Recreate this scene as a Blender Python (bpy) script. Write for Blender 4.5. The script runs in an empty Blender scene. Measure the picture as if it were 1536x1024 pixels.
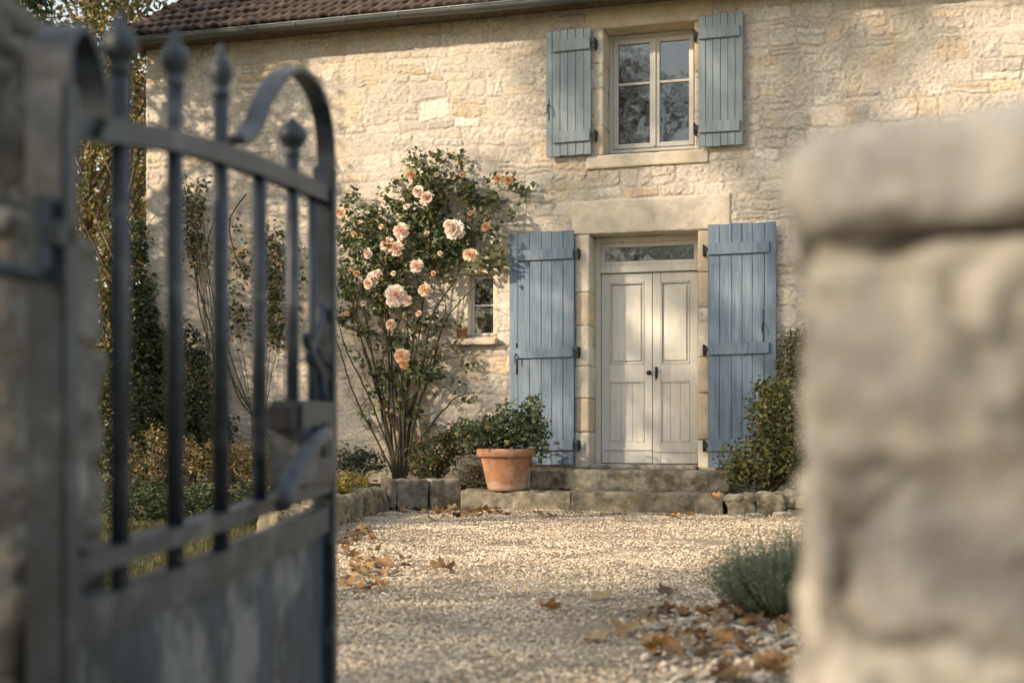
import bpy, bmesh, math, random
import numpy as np
from mathutils import Vector, Matrix
R = math.radians
rnd = random.Random(7)
rng = np.random.default_rng(11)
sc = bpy.context.scene
col = sc.collection

# ------------------------------------------------------------------ camera
FPX, CX, YH, CAMH = 2000.0, 768.0, 640.0, 0.86
cam_d = bpy.data.cameras.new('camera')
cam = bpy.data.objects.new('camera', cam_d); col.objects.link(cam)
cam.location = (0, 0, CAMH); cam.rotation_euler = (R(90), 0, 0)
cam_d.sensor_width = 36; cam_d.lens = FPX / 1536 * 36
cam_d.shift_y = (YH - 512) / 1536
cam_d.clip_start = 0.05; cam_d.clip_end = 800
cam_d.dof.use_dof = True; cam_d.dof.focus_distance = 11.0; cam_d.dof.aperture_fstop = 1.85
cam_d.dof.aperture_blades = 0
sc.camera = cam

# house frame: s along the facade, o out of it towards the viewer, z up
TH = R(16.9)
W0 = Vector(((975 - CX) / FPX * 14.3, 14.3, 0))
U = Vector((math.cos(TH), -math.sin(TH), 0)); NN = Vector((-math.sin(TH), -math.cos(TH), 0))
def hw(s, o, z): return W0 + U * s + NN * o + Vector((0, 0, z))

# ------------------------------------------------------------------ light
SUN = (U * -0.66 + NN * 0.60 + Vector((0, 0, 0.40))).normalized()
world = bpy.data.worlds.new('World'); sc.world = world; world.use_nodes = True
wn = world.node_tree; wn.nodes.clear()
sky = wn.nodes.new('ShaderNodeTexSky'); sky.sky_type = 'NISHITA'; sky.sun_disc = False
sky.sun_elevation = math.asin(SUN.z); sky.sun_rotation = math.atan2(SUN.x, SUN.y)
sky.air_density = 1.2; sky.dust_density = 1.5; sky.ozone_density = 1.0
bg = wn.nodes.new('ShaderNodeBackground'); bg.inputs[1].default_value = 0.125
wo = wn.nodes.new('ShaderNodeOutputWorld')
tint = wn.nodes.new('ShaderNodeMix'); tint.data_type = 'RGBA'; tint.blend_type = 'MULTIPLY'; tint.inputs[0].default_value = 1.0; tint.inputs[7].default_value = (1.05, 1.0, .93, 1)
# a thin bright veil of high cloud over the clear sky
tcw = wn.nodes.new('ShaderNodeTexCoord'); nzw = wn.nodes.new('ShaderNodeTexNoise'); nzw.inputs['Scale'].default_value = 2.2; nzw.inputs['Detail'].default_value = 6
mpw = wn.nodes.new('ShaderNodeMapping'); mpw.inputs['Scale'].default_value = (1, 1, 2.5); rpw = wn.nodes.new('ShaderNodeValToRGB')
rpw.color_ramp.elements[0].position = .25; rpw.color_ramp.elements[0].color = (1.5, 1.47, 1.38, 1); rpw.color_ramp.elements[1].position = .7; rpw.color_ramp.elements[1].color = (4.6, 4.3, 3.8, 1)
addw = wn.nodes.new('ShaderNodeMix'); addw.data_type = 'RGBA'; addw.blend_type = 'ADD'; addw.inputs[0].default_value = 1.0
wn.links.new(tcw.outputs['Generated'], mpw.inputs[0]); wn.links.new(mpw.outputs[0], nzw.inputs['Vector']); wn.links.new(nzw.outputs['Fac'], rpw.inputs[0])
wn.links.new(sky.outputs[0], tint.inputs[6]); wn.links.new(tint.outputs[2], addw.inputs[6]); wn.links.new(rpw.outputs[0], addw.inputs[7]); wn.links.new(addw.outputs[2], bg.inputs[0]); wn.links.new(bg.outputs[0], wo.inputs[0])
sl = bpy.data.lights.new('sun', 'SUN'); sl.energy = 5.0; sl.angle = R(0.9); sl.color = (1.0, 0.80, 0.58)
so = bpy.data.objects.new('sun', sl); col.objects.link(so)
so.rotation_euler = SUN.to_track_quat('Z', 'Y').to_euler(); so.location = (-10, -5, 15)
sc.view_settings.view_transform = 'Standard'; sc.view_settings.look = 'None'
sc.view_settings.exposure = 0.52; sc.view_settings.gamma = 1.0
sc.cycles.max_bounces = 6; sc.cycles.transparent_max_bounces = 8
sc.cycles.use_denoising = True

# ------------------------------------------------------------------ pixel reading (photo pixels -> points on the facade or ground)
def S(px, o=0.0):
    t = (px - CX) / FPX
    a = W0 + NN * o
    return (t * a.y - a.x) / (U.x - t * U.y)
def D(px, o=0.0):
    return (W0 + NN * o + U * S(px, o)).y
def Z(px, py, o=0.0): return CAMH + (YH - py) / FPX * D(px, o)
def WP(px, py, o=0.0): return hw(S(px, o), o, Z(px, py, o))
def G(px, py, z=0.0):
    d = FPX * (CAMH - z) / (py - YH)
    return Vector(((px - CX) / FPX * d, d, z))

# ------------------------------------------------------------------ mesh helpers
class Geo:
    """collects vertices, faces and per-vertex colours of ONE mesh"""
    def __init__(self): self.v = []; self.f = []; self.c = []; self.n = 0
    def add(self, V, F, C=None):
        V = np.asarray(V, float).reshape(-1, 3)
        for f in (F if isinstance(F, list) and len(F) and isinstance(F[0], np.ndarray) else [F]):
            if isinstance(f, np.ndarray): self.f.append(f + self.n)
            else:
                d = {}
                for q in f: d.setdefault(len(q), []).append(q)
                for q in d.values(): self.f.append(np.array(q) + self.n)
        self.v.append(V)
        if C is None: C = (1, 1, 1)
        C = np.asarray(C, float)
        if C.ndim == 1: C = np.tile(C, (len(V), 1))
        self.c.append(C); self.n += len(V); return self
    def move(self, loc):
        self.v = [v - np.array(loc) for v in self.v]; return self
    def build(self, name, mat, parent=None, smooth=False, loc=None):
        if loc is not None: self.move(loc)
        V = np.concatenate(self.v); C = np.concatenate(self.c)
        me = bpy.data.meshes.new(name)
        me.vertices.add(len(V)); me.vertices.foreach_set('co', V.astype(np.float32).ravel())
        li = np.concatenate([f.ravel() for f in self.f]); ct = np.concatenate([np.full(len(f), f.shape[1]) for f in self.f])
        me.loops.add(len(li)); me.loops.foreach_set('vertex_index', li.astype(np.int32))
        me.polygons.add(len(ct)); me.polygons.foreach_set('loop_start', np.concatenate(([0], np.cumsum(ct)[:-1])).astype(np.int32))
        me.update(calc_edges=True)
        a = me.color_attributes.new('Col', 'FLOAT_COLOR', 'POINT')
        a.data.foreach_set('color', np.hstack([C, np.ones((len(C), 1))]).astype(np.float32).ravel())
        me.polygons.foreach_set('use_smooth', np.full(len(ct), smooth)); me.materials.append(mat)
        me.validate()
        o = bpy.data.objects.new(name, me); col.objects.link(o)
        if parent is not None: o.parent = parent
        if loc is not None: o.location = loc
        return o

def tag(o, label=None, cat=None, group=None, kind=None):
    if label: o['label'] = label
    if cat: o['category'] = cat
    if group: o['group'] = group
    if kind: o['kind'] = kind
    return o
def empty(name, loc, label, cat, rz=0.0, group=None):
    o = bpy.data.objects.new(name, None); col.objects.link(o)
    o.location = loc; o.rotation_euler = (0, 0, rz); o.empty_display_size = 0.1
    return tag(o, label, cat, group)

def g_box(x0, x1, y0, y1, z0, z1, bev=0.004, seg=2):
    bm = bmesh.new(); bmesh.ops.create_cube(bm, size=1.0)
    for v in bm.verts:
        v.co = ((x0 + x1) / 2 + v.co.x * (x1 - x0), (y0 + y1) / 2 + v.co.y * (y1 - y0), (z0 + z1) / 2 + v.co.z * (z1 - z0))
    if bev > 0: bmesh.ops.bevel(bm, geom=list(bm.edges), offset=min(bev, .45 * min(abs(x1 - x0), abs(y1 - y0), abs(z1 - z0))), segments=seg, affect='EDGES')
    V = [v.co[:] for v in bm.verts]; F = [[v.index for v in f.verts] for f in bm.faces]
    bm.verts.ensure_lookup_table(); bm.free(); return V, F
def vnoise(P, scale, seed=0):
    """smooth 3-d value noise in -1..1"""
    P = np.asarray(P, float) / scale
    r = np.random.default_rng(1000 + seed).random((32, 32, 32)) * 2 - 1
    i = np.floor(P).astype(int); f = P - i; f = f * f * (3 - 2 * f); out = 0
    for a in (0, 1):
        for b in (0, 1):
            for c in (0, 1):
                w = (f[:, 0] if a else 1 - f[:, 0]) * (f[:, 1] if b else 1 - f[:, 1]) * (f[:, 2] if c else 1 - f[:, 2])
                out = out + w * r[(i[:, 0] + a) % 32, (i[:, 1] + b) % 32, (i[:, 2] + c) % 32]
    return out
def g_stone(x0, x1, y0, y1, z0, z1, rad=0.025, rough=0.008, step=0.04, seed=0, colr=(1, 1, 1), top=0):
    """a dressed or rough stone block: gridded box with rounded, worn edges and an uneven face"""
    d = (x1 - x0, y1 - y0, z1 - z0); n = [max(2, int(round(q / step))) for q in d]
    bm = {}; V = []; F = []
    def vi(i, j, k):
        key = (i, j, k)
        if key not in bm: bm[key] = len(V); V.append(key)
        return bm[key]
    for ax in range(3):
        a, b = [q for q in range(3) if q != ax]
        for side in (0, n[ax]):
            for i in range(n[a]):
                for j in range(n[b]):
                    q = []
                    for (p, r_) in ((0, 0), (1, 0), (1, 1), (0, 1)):
                        k = [0, 0, 0]; k[ax] = side; k[a] = i + p; k[b] = j + r_; q.append(vi(*k))
                    flip = (side == 0) ^ (ax == 1)
                    F.append(q[::-1] if flip else q)
    def q1(i, n_, L):
        # pull the outermost rows in so the rounding has vertices to work with
        t = i / n_ * L
        return t
    V = np.array(V, float)
    P = np.stack([V[:, i] / n[i] * d[i] for i in range(3)], 1)
    h = np.array(d) / 2; Q = P - h; rad = min(rad, .45 * min(d))
    inner = np.clip(Q, -(h - rad), h - rad); dv = Q - inner
    L = np.linalg.norm(dv, axis=1); L[L == 0] = 1
    nrm = dv / L[:, None]
    corner = (np.abs(dv) > 1e-9).sum(1) >= 1
    Q = np.where(corner[:, None], inner + nrm * rad, Q)
    W = Q + h + np.array((x0, y0, z0))
    nz = vnoise(W + seed * 3.1, .09, seed) * .6 + vnoise(W + seed * 1.7, .035, seed + 1) * .4 + vnoise(W, .3, seed + 2) * .8
    W = W + nrm * (nz * rough)[:, None]
    c = np.array(colr) * (1 + .10 * vnoise(W, .12, seed + 5) + .06 * vnoise(W, .04, seed + 6))[:, None]
    return W, np.array(F), c
def g_tube(pts, radii, n=8, flat=1.0):
    pts = [Vector(p) for p in pts]; V = []; F = []
    if not hasattr(radii, '__len__'): radii = [radii] * len(pts)
    up = Vector((0, 0, 1)); prev = None
    for i, p in enumerate(pts):
        t = (pts[min(i + 1, len(pts) - 1)] - pts[max(i - 1, 0)]).normalized()
        if prev is None:
            a = t.orthogonal().normalized()
        else:
            a = (prev - t * prev.dot(t)).normalized()
        prev = a; b = t.cross(a)
        for k in range(n):
            w = 2 * math.pi * k / n
            V.append(p + (a * math.cos(w) + b * math.sin(w) * flat) * radii[i])
    for i in range(len(pts) - 1):
        for k in range(n):
            F.append([i * n + k, i * n + (k + 1) % n, (i + 1) * n + (k + 1) % n, (i + 1) * n + k])
    F.append(list(range(n))[::-1]); F.append([(len(pts) - 1) * n + k for k in range(n)])
    return [v[:] for v in V], F
def g_lathe(prof, n=32, cx=0, cy=0, cz=0, wob=0.0):
    V = []; F = []
    for r, z in prof:
        for k in range(n):
            w = 2 * math.pi * k / n; rr = r * (1 + wob * math.sin(3 * w + z * 9))
            V.append((cx + rr * math.cos(w), cy + rr * math.sin(w), cz + z))
    for i in range(len(prof) - 1):
        for k in range(n): F.append([i * n + k, i * n + (k + 1) % n, (i + 1) * n + (k + 1) % n, (i + 1) * n + k])
    F.append(list(range(n))[::-1]); F.append([(len(prof) - 1) * n + k for k in range(n)])
    return V, F
def g_strap(pts, wdir, width, thick):
    """flat bar following pts; width along wdir"""
    pts = [Vector(p) for p in pts]; wd = Vector(wdir).normalized(); V = []; F = []
    for i, p in enumerate(pts):
        t = (pts[min(i + 1, len(pts) - 1)] - pts[max(i - 1, 0)]).normalized(); nn = t.cross(wd).normalized()
        w = width[i] if hasattr(width, '__len__') else width
        for a, b in ((-1, -1), (1, -1), (1, 1), (-1, 1)): V.append((p + wd * (a * w / 2) + nn * (b * thick / 2))[:])
    for i in range(len(pts) - 1):
        for k in range(4): F.append([i * 4 + k, i * 4 + (k + 1) % 4, (i + 1) * 4 + (k + 1) % 4, (i + 1) * 4 + k])
    F.append([3, 2, 1, 0]); m = (len(pts) - 1) * 4; F.append([m, m + 1, m + 2, m + 3]); return V, F
def smooth_curve(pts, k=8):
    P = [Vector(p) for p in pts]; out = []
    for i in range(len(P) - 1):
        a = P[max(i - 1, 0)]; b = P[i]; c = P[i + 1]; d = P[min(i + 2, len(P) - 1)]
        for j in range(k):
            t = j / k
            out.append(.5 * ((2 * b) + (c - a) * t + (2 * a - 5 * b + 4 * c - d) * t * t + (3 * b - a - 3 * c + d) * t ** 3))
    out.append(P[-1]); return out

# ------------------------------------------------------------------ materials
def mat(name, base=(.5, .5, .5), rough=.8, metal=0.0, attr=False, var=.15, nscale=6.0, bump=0.0, bscale=60.0, bump2=0.0, bscale2=300.0,
        patches=None, spec=.3, stretch=(1, 1, 1), coat=0.0, trans=0.0, extra=None):
    m = bpy.data.materials.new(name); m.use_nodes = True; nt = m.node_tree; nt.nodes.clear(); N = nt.nodes; L = nt.links
    out = N.new('ShaderNodeOutputMaterial'); p = N.new('ShaderNodeBsdfPrincipled')
    p.inputs['Roughness'].default_value = rough; p.inputs['Metallic'].default_value = metal; p.inputs['Specular IOR Level'].default_value = spec
    tc = N.new('ShaderNodeTexCoord'); mp = N.new('ShaderNodeMapping'); mp.inputs['Scale'].default_value = stretch
    L.new(tc.outputs['Object'], mp.inputs[0])
    def noise(sc_, det=4.0, r=.6):
        n = N.new('ShaderNodeTexNoise'); n.inputs['Scale'].default_value = sc_; n.inputs['Detail'].default_value = det; n.inputs['Roughness'].default_value = r
        L.new(mp.outputs[0], n.inputs['Vector']); return n.outputs['Fac']
    def ramp(fac, a, b, pa=.35, pb=.65):
        r = N.new('ShaderNodeValToRGB'); r.color_ramp.elements[0].position = pa; r.color_ramp.elements[1].position = pb
        r.color_ramp.elements[0].color = (*a, 1); r.color_ramp.elements[1].color = (*b, 1); L.new(fac, r.inputs[0]); return r.outputs[0]
    def mix(kind, fac, a, b):
        x = N.new('ShaderNodeMix'); x.data_type = 'RGBA'; x.blend_type = kind
        for s_, v in ((0, fac), (6, a), (7, b)):
            if hasattr(v, 'links'): L.new(v, x.inputs[s_])
            else: x.inputs[s_].default_value = v if s_ == 0 else (*v, 1)
        return x.outputs[2]
    c = base
    if attr:
        at = N.new('ShaderNodeVertexColor'); at.layer_name = 'Col'; c = at.outputs[0]
        if base != (1, 1, 1): c = mix('MULTIPLY', 1.0, c, base)
    if var: c = mix('MULTIPLY', 1.0, c, ramp(noise(nscale, 6.0, .65), (1 - var,) * 3, (1 + var,) * 3))
    for (pc, ps, lo, hi, amt) in (patches or []):
        f = ramp(noise(ps, 7.0, .7), (0, 0, 0), (amt,) * 3, lo, hi); c = mix('MIX', f, c, pc)
    if hasattr(c, 'links'): L.new(c, p.inputs['Base Color'])
    else: p.inputs['Base Color'].default_value = (*c, 1)
    if bump:
        b = N.new('ShaderNodeBump'); b.inputs['Strength'].default_value = 1.0; b.inputs['Distance'].default_value = bump
        L.new(noise(bscale, 6.0, .7), b.inputs['Height'])
        if bump2:
            b2 = N.new('ShaderNodeBump'); b2.inputs['Distance'].default_value = bump2; L.new(noise(bscale2, 3.0, .6), b2.inputs['Height'])
            L.new(b.outputs[0], b2.inputs['Normal']); L.new(b2.outputs[0], p.inputs['Normal'])
        else: L.new(b.outputs[0], p.inputs['Normal'])
    if trans:
        tr = N.new('ShaderNodeBsdfTranslucent')
        if hasattr(c, 'links'): L.new(c, tr.inputs[0])
        else: tr.inputs[0].default_value = (*c, 1)
        ms = N.new('ShaderNodeMixShader'); ms.inputs[0].default_value = trans
        L.new(p.outputs[0], ms.inputs[1]); L.new(tr.outputs[0], ms.inputs[2]); L.new(ms.outputs[0], out.inputs[0])
    else: L.new(p.outputs[0], out.inputs[0])
    return m
M = {}
M['wall'] = mat('limestone rubble', (1, 1, 1), .92, attr=True, var=.16, nscale=26, bump=.014, bscale=48, bump2=.004, bscale2=170,
                patches=[((.42, .36, .27), 38, .60, .74, .45), ((.55, .38, .16), 5.0, .62, .74, .30), ((.62, .57, .48), 9, .56, .70, .35)], spec=.15)
M['ashlar'] = mat('dressed limestone', (1, 1, 1), .9, attr=True, var=.10, nscale=9, bump=.009, bscale=42, bump2=.003, bscale2=190,
                  patches=[((.50, .38, .22), 3.4, .50, .72, .5), ((.34, .30, .24), 18, .56, .72, .55), ((.64, .60, .52), 7, .54, .68, .45)], spec=.15)
M['step'] = mat('weathered step stone', (1, 1, 1), .93, attr=True, var=.2, nscale=7, bump=.006, bscale=50, bump2=.003, bscale2=200,
                patches=[((.075, .07, .052), 4.5, .44, .60, .8), ((.25, .20, .055), 5.0, .58, .68, .7), ((.48, .44, .36), 14, .6, .72, .6)], spec=.12)
M['pillar'] = mat('lichened pillar stone', (1, 1, 1), .93, attr=True, var=.16, nscale=5, bump=.010, bscale=26, bump2=.003, bscale2=120,
                  patches=[((.10, .098, .088), 6, .52, .64, .75), ((.56, .54, .50), 4.2, .52, .64, .6), ((.12, .11, .09), 2.5, .58, .66, .4)], spec=.12)
M['blue'] = mat('weathered blue paint', (.14, .195, .262), .68, var=.20, nscale=3, stretch=(9, 9, .8), bump=.0012, bscale=22,
                patches=[((.24, .29, .33), 1.8, .48, .70, .55), ((.085, .11, .135), 2.8, .56, .70, .5), ((.36, .35, .31), 6, .66, .74, .65)], spec=.3)
M['blue_pale'] = mat('sun-faded blue paint', (.215, .265, .295), .68, var=.14, nscale=3, stretch=(9, 9, .8), bump=.0012, bscale=22,
                patches=[((.33, .37, .385), 2.2, .50, .72, .5), ((.13, .16, .18), 3.5, .60, .72, .4), ((.42, .42, .38), 7, .68, .76, .6)], spec=.3)
M['white'] = mat('aged off-white paint', (.555, .545, .51), .6, var=.08, nscale=3, stretch=(6, 6, .8), bump=.0008, bscale=25,
                 patches=[((.38, .345, .28), 4, .54, .74, .55), ((.22, .19, .15), 9, .64, .74, .7)], spec=.3)
M['putty'] = mat('chalky window paint', (.52, .51, .48), .6, var=.06, nscale=5, bump=.0006, bscale=40, patches=[((.38, .34, .27), 8, .64, .76, .5)])
M['iron'] = mat('dark wrought iron', (.035, .037, .042), .55, metal=.3, var=.25, nscale=30, bump=.001, bscale=120, patches=[((.09, .05, .03), 25, .62, .72, .6)])
M['gate'] = mat('weathered slate-blue gate paint', (.016, .026, .040), .42, metal=.0, var=.6, nscale=16, bump=.0015, bscale=90,
                patches=[((.10, .115, .13), 4.5, .55, .63, .75), ((.10, .055, .03), 14, .66, .74, .6)], spec=.5)
M['gatepanel'] = mat('weathered sheet metal', (.026, .042, .062), .5, var=.5, nscale=8, bump=.002, bscale=40, stretch=(1, 1, .5),
                patches=[((.19, .205, .21), 3.6, .50, .58, .8), ((.012, .015, .02), 6, .60, .66, .7), ((.035, .04, .05), 4.5, .58, .7, .6), ((.12, .07, .04), 10, .66, .74, .5)], spec=.4)
M['zinc'] = mat('dull zinc', (.15, .165, .17), .5, metal=.6, var=.15, nscale=4, bump=.0006, bscale=20, patches=[((.10, .105, .105), 4, .52, .7, .5)])
M['tile'] = mat('old clay tile', (1, 1, 1), .88, attr=True, var=.25, nscale=12, bump=.004, bscale=70, patches=[((.30, .25, .20), 9, .62, .74, .45), ((.035, .03, .028), 6, .56, .7, .5)])
M['terra'] = mat('terracotta', (.34, .165, .092), .88, attr=True, var=.12, nscale=7, bump=.0012, bscale=70, patches=[((.52, .40, .29), 4.5, .50, .70, .6), ((.17, .10, .06), 6, .58, .72, .6)])
M['soil'] = mat('soil', (.055, .042, .028), .98, var=.4, nscale=25, bump=.02, bscale=30, patches=[((.16, .11, .06), 12, .58, .7, .6)])
M['earth'] = mat('meadow earth', (.10, .105, .045), .98, var=.4, nscale=3, bump=.02, bscale=20, patches=[((.20, .16, .08), 2, .52, .7, .6)])
M['gravelbase'] = mat('gravel bed', (.30, .25, .185), .97, var=.35, nscale=60, bump=.012, bscale=70, patches=[((.17, .14, .10), 55, .5, .62, .8)])
M['pebble'] = mat('limestone pebbles', (1, 1, 1), .85, attr=True, var=.12, nscale=90, spec=.2)
M['leaf'] = mat('foliage', (1, 1, 1), .5, attr=True, var=.12, nscale=20, spec=.35, trans=.28)
M['petal'] = mat('rose petal', (1, 1, 1), .6, attr=True, var=.05, nscale=30, spec=.2, trans=.4)
M['bark'] = mat('bark', (.13, .10, .07), .95, var=.3, nscale=12, bump=.02, bscale=18, stretch=(1, 1, .3))
M['cane'] = mat('rose cane', (.06, .052, .03), .8, var=.3, nscale=20, bump=.002, bscale=80)
M['dry'] = mat('dry leaf', (1, 1, 1), .7, attr=True, var=.2, nscale=30, bump=.002, bscale=90, spec=.3, trans=.15)
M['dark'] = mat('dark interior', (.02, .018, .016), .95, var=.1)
def glass_mat():
    m = bpy.data.materials.new('old window glass'); m.use_nodes = True; nt = m.node_tree; nt.nodes.clear(); N = nt.nodes; L = nt.links
    out = N.new('ShaderNodeOutputMaterial'); g = N.new('ShaderNodeBsdfGlossy'); g.inputs['Roughness'].default_value = .035; g.inputs[0].default_value = (.95, .97, 1, 1)
    t = N.new('ShaderNodeBsdfTransparent'); t.inputs[0].default_value = (.75, .78, .76, 1)
    fr = N.new('ShaderNodeFresnel'); fr.inputs[0].default_value = 1.85; ms = N.new('ShaderNodeMixShader')
    tc = N.new('ShaderNodeTexCoord'); nz = N.new('ShaderNodeTexNoise'); nz.inputs['Scale'].default_value = 3.5; b = N.new('ShaderNodeBump'); b.inputs['Distance'].default_value = .004
    L.new(tc.outputs['Object'], nz.inputs['Vector']); L.new(nz.outputs['Fac'], b.inputs['Height']); L.new(b.outputs[0], g.inputs['Normal'])
    L.new(fr.outputs[0], ms.inputs[0]); L.new(t.outputs[0], ms.inputs[1]); L.new(g.outputs[0], ms.inputs[2]); L.new(ms.outputs[0], out.inputs[0])
    return m
M['glass'] = glass_mat()

# ------------------------------------------------------------------ masonry sheets
def masonry(W, H, step, seed, ch=(.09, .235), cw=(.15, .50), merge=.27, relief=.0105, warp=.019, palette=None, mortar=(.545, .49, .42), crack=.6, tint=None):
    """height map and colour map of random rubble: courses of uneven stones, some split in two, rounded corners, flush mortar"""
    r = np.random.default_rng(seed)
    nx, nz = int(W / step) + 1, int(H / step) + 1
    X, Y = np.meshgrid(np.linspace(0, W, nx), np.linspace(0, H, nz), indexing='ij')
    P = np.stack([X.ravel(), Y.ravel(), np.full(X.size, seed * .37)], 1)
    n1 = lambda s_, k: vnoise(P, s_, seed * 7 + k).reshape(X.shape)
    Xw = X + warp * n1(.16, 1) + warp * 1.0 * n1(.06, 2) + .006 * n1(.025, 21)
    Yw = Y + warp * n1(.24, 3) * 1.1 + warp * .9 * n1(.065, 4) + .05 * n1(1.3, 5) + .005 * n1(.025, 22)
    e = [-.1]
    while e[-1] < H + .2: e.append(e[-1] + r.uniform(*ch))
    e = np.array(e); ci = np.clip(np.searchsorted(e, Yw) - 1, 0, len(e) - 2)
    sd = np.full(X.shape, -1.0); sid = np.zeros(X.shape, int); nid = 1
    heights = [0.0]; cols = [mortar]; rough = [0.0]
    for k in range(len(e) - 1):
        mk = ci == k
        if not mk.any(): continue
        hh = e[k + 1] - e[k]; xe = [-.3 - r.uniform(0, .3)]
        while xe[-1] < W + .4: xe.append(xe[-1] + r.uniform(*cw) * (.7 + 1.3 * hh))
        xe = np.array(xe); si = np.clip(np.searchsorted(xe, Xw[mk]) - 1, 0, len(xe) - 2)
        ns = len(xe) - 1
        split = np.where(r.random(ns) < merge, r.uniform(.35, .65, ns), -1)
        tilt = r.uniform(-.11, .11, ns); gap = r.uniform(.001, .012, ns); rad = r.uniform(.015, .07, ns)
        xc = (xe[1:] + xe[:-1]) / 2
        lx = Xw[mk] - xc[si]; ly = Yw[mk] - e[k] - tilt[si] * lx
        hw_ = (xe[1:] - xe[:-1])[si] / 2
        y0 = np.zeros_like(lx); y1 = np.full_like(lx, hh); sp = split[si] > 0; up = sp & (ly > split[si] * hh)
        y1 = np.where(sp & ~up, split[si] * hh, y1); y0 = np.where(up, split[si] * hh, y0)
        cy = (y0 + y1) / 2; hy = (y1 - y0) / 2; g_ = gap[si]; rd = np.minimum(rad[si], np.minimum(hw_, hy) * .7)
        qx = np.abs(lx) - (hw_ - g_ - rd); qy = np.abs(ly - cy) - (hy - g_ - rd)
        dd = rd - (np.hypot(np.maximum(qx, 0), np.maximum(qy, 0)) + np.minimum(np.maximum(qx, qy), 0))
        sd[mk] = dd; sid[mk] = nid + si * 2 + up
        for _ in range(ns * 2):
            heights.append(r.uniform(.35, 1.0) * relief)
            cols.append(palette[r.choice(len(palette), p=PW)] if palette else (.6, .5, .38)); rough.append(r.random())
        nid += ns * 2
    heights = np.array(heights); cols = np.array(cols); rough = np.array(rough)
    cols = cols * r.uniform(.84, 1.10, (len(cols), 1))
    f = np.clip((sd + .002) / .020, 0, 1); f = f * f * (3 - 2 * f)
    hm = heights[sid]
    cover = np.clip(n1(.5, 8) * 2.2 + .12, 0, 1)                     # where mortar washes over the stones
    lump = (.5 - np.abs(n1(.075, 9))) * .9 + n1(.045, 19) * .45 + n1(.024, 10) * .45
    Hh = f * hm * (.45 + .55 * cover) + relief * .72 * lump * (.4 + 1.3 * rough[sid] * (rough[sid] > .25)) * (.5 + .5 * f) + relief * .35 * n1(.4, 11)
    cm = np.clip(n1(.28, 12) * 1.9 + .25, 0, 1) * crack
    groove = np.exp(-((sd - .001) / .007) ** 2) * cm
    Hh = Hh - groove * relief * .9
    C = cols[sid] * (1 + .07 * (n1(.06, 14)))[..., None]
    mc = np.array(mortar) * (1 + .10 * n1(.05, 15))[..., None]
    fc = (f * (.45 + .55 * cover))[..., None]
    C = C * fc + mc * (1 - fc)
    C = C * (1 - .42 * groove)[..., None]
    pit = np.clip((n1(.022, 17) - .55) * 3, 0, 1) * (rough[sid] > .45)
    Hh = Hh - pit * .006; C = C * (1 - .25 * pit)[..., None]
    return X, Y, Hh, np.clip(C, 0, .95)
def grid_faces(nx, nz, keep=None):
    I = np.arange(nx * nz).reshape(nx, nz)
    F = np.stack([I[:-1, :-1], I[1:, :-1], I[1:, 1:], I[:-1, 1:]], -1)
    return F[keep] if keep is not None else F.reshape(-1, 4)
PAL = [(.61, .555, .485), (.55, .50, .43), (.665, .625, .56), (.59, .46, .32), (.50, .465, .415), (.62, .55, .45)]
PW = [.28, .24, .16, .07, .13, .12]

# ------------------------------------------------------------------ foliage
def leaf_cloud(P, size, pal, pw=None, seed=0, bias=None, aspect=.6, up=.35, jit=.35):
    """one folded diamond leaf per point; returns V, F(tri), C"""
    r = np.random.default_rng(seed); P = np.asarray(P); n = len(P)
    nrm = r.normal(size=(n, 3)); nrm[:, 2] += up * 2
    if bias is not None: nrm += np.asarray(bias)
    nrm /= np.linalg.norm(nrm, axis=1)[:, None]
    t = r.normal(size=(n, 3)); t -= (t * nrm).sum(1)[:, None] * nrm; t /= np.linalg.norm(t, axis=1)[:, None]
    b = np.cross(nrm, t); s = size * r.uniform(1 - jit, 1 + jit, n)[:, None]
    p0 = P - t * s * .5; p2 = P + t * s * .5 - nrm * s * .12; w = aspect * .5
    p1 = P - t * s * .05 + b * s * w + nrm * s * .13; p3 = P - t * s * .05 - b * s * w + nrm * s * .13
    V = np.stack([p0, p1, p2, p3], 1).reshape(-1, 3)
    k = np.arange(n)[:, None] * 4
    F = np.concatenate([k + np.array([[0, 1, 2]]), k + np.array([[0, 2, 3]])])
    pal = np.array(pal); c = pal[r.choice(len(pal), n, p=pw)] * r.uniform(.75, 1.25, (n, 1))
    return V, F, np.repeat(c, 4, 0)
def clumps(centers, nt, per, sig, seed=0, shell=.5):
    """points in twig-sized clumps filling ellipsoids [(centre, (rx, ry, rz), weight)]"""
    r = np.random.default_rng(seed); out = []
    wsum = sum(c[2] for c in centers)
    for (c, rad, w) in centers:
        k = max(2, int(nt * w / wsum)); d = r.normal(size=(k, 3)); d /= np.linalg.norm(d, axis=1)[:, None]
        d *= (r.random(k) ** (1 / 3 * (1 - shell) + .12))[:, None]
        T = np.array(c) + d * np.array(rad)
        q = np.repeat(T, per, 0) + r.normal(size=(k * per, 3)) * sig; out.append(q)
    return np.concatenate(out)
GREEN = [(.045, .075, .022), (.065, .10, .03), (.035, .06, .022), (.10, .125, .035), (.15, .12, .03)]
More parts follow.
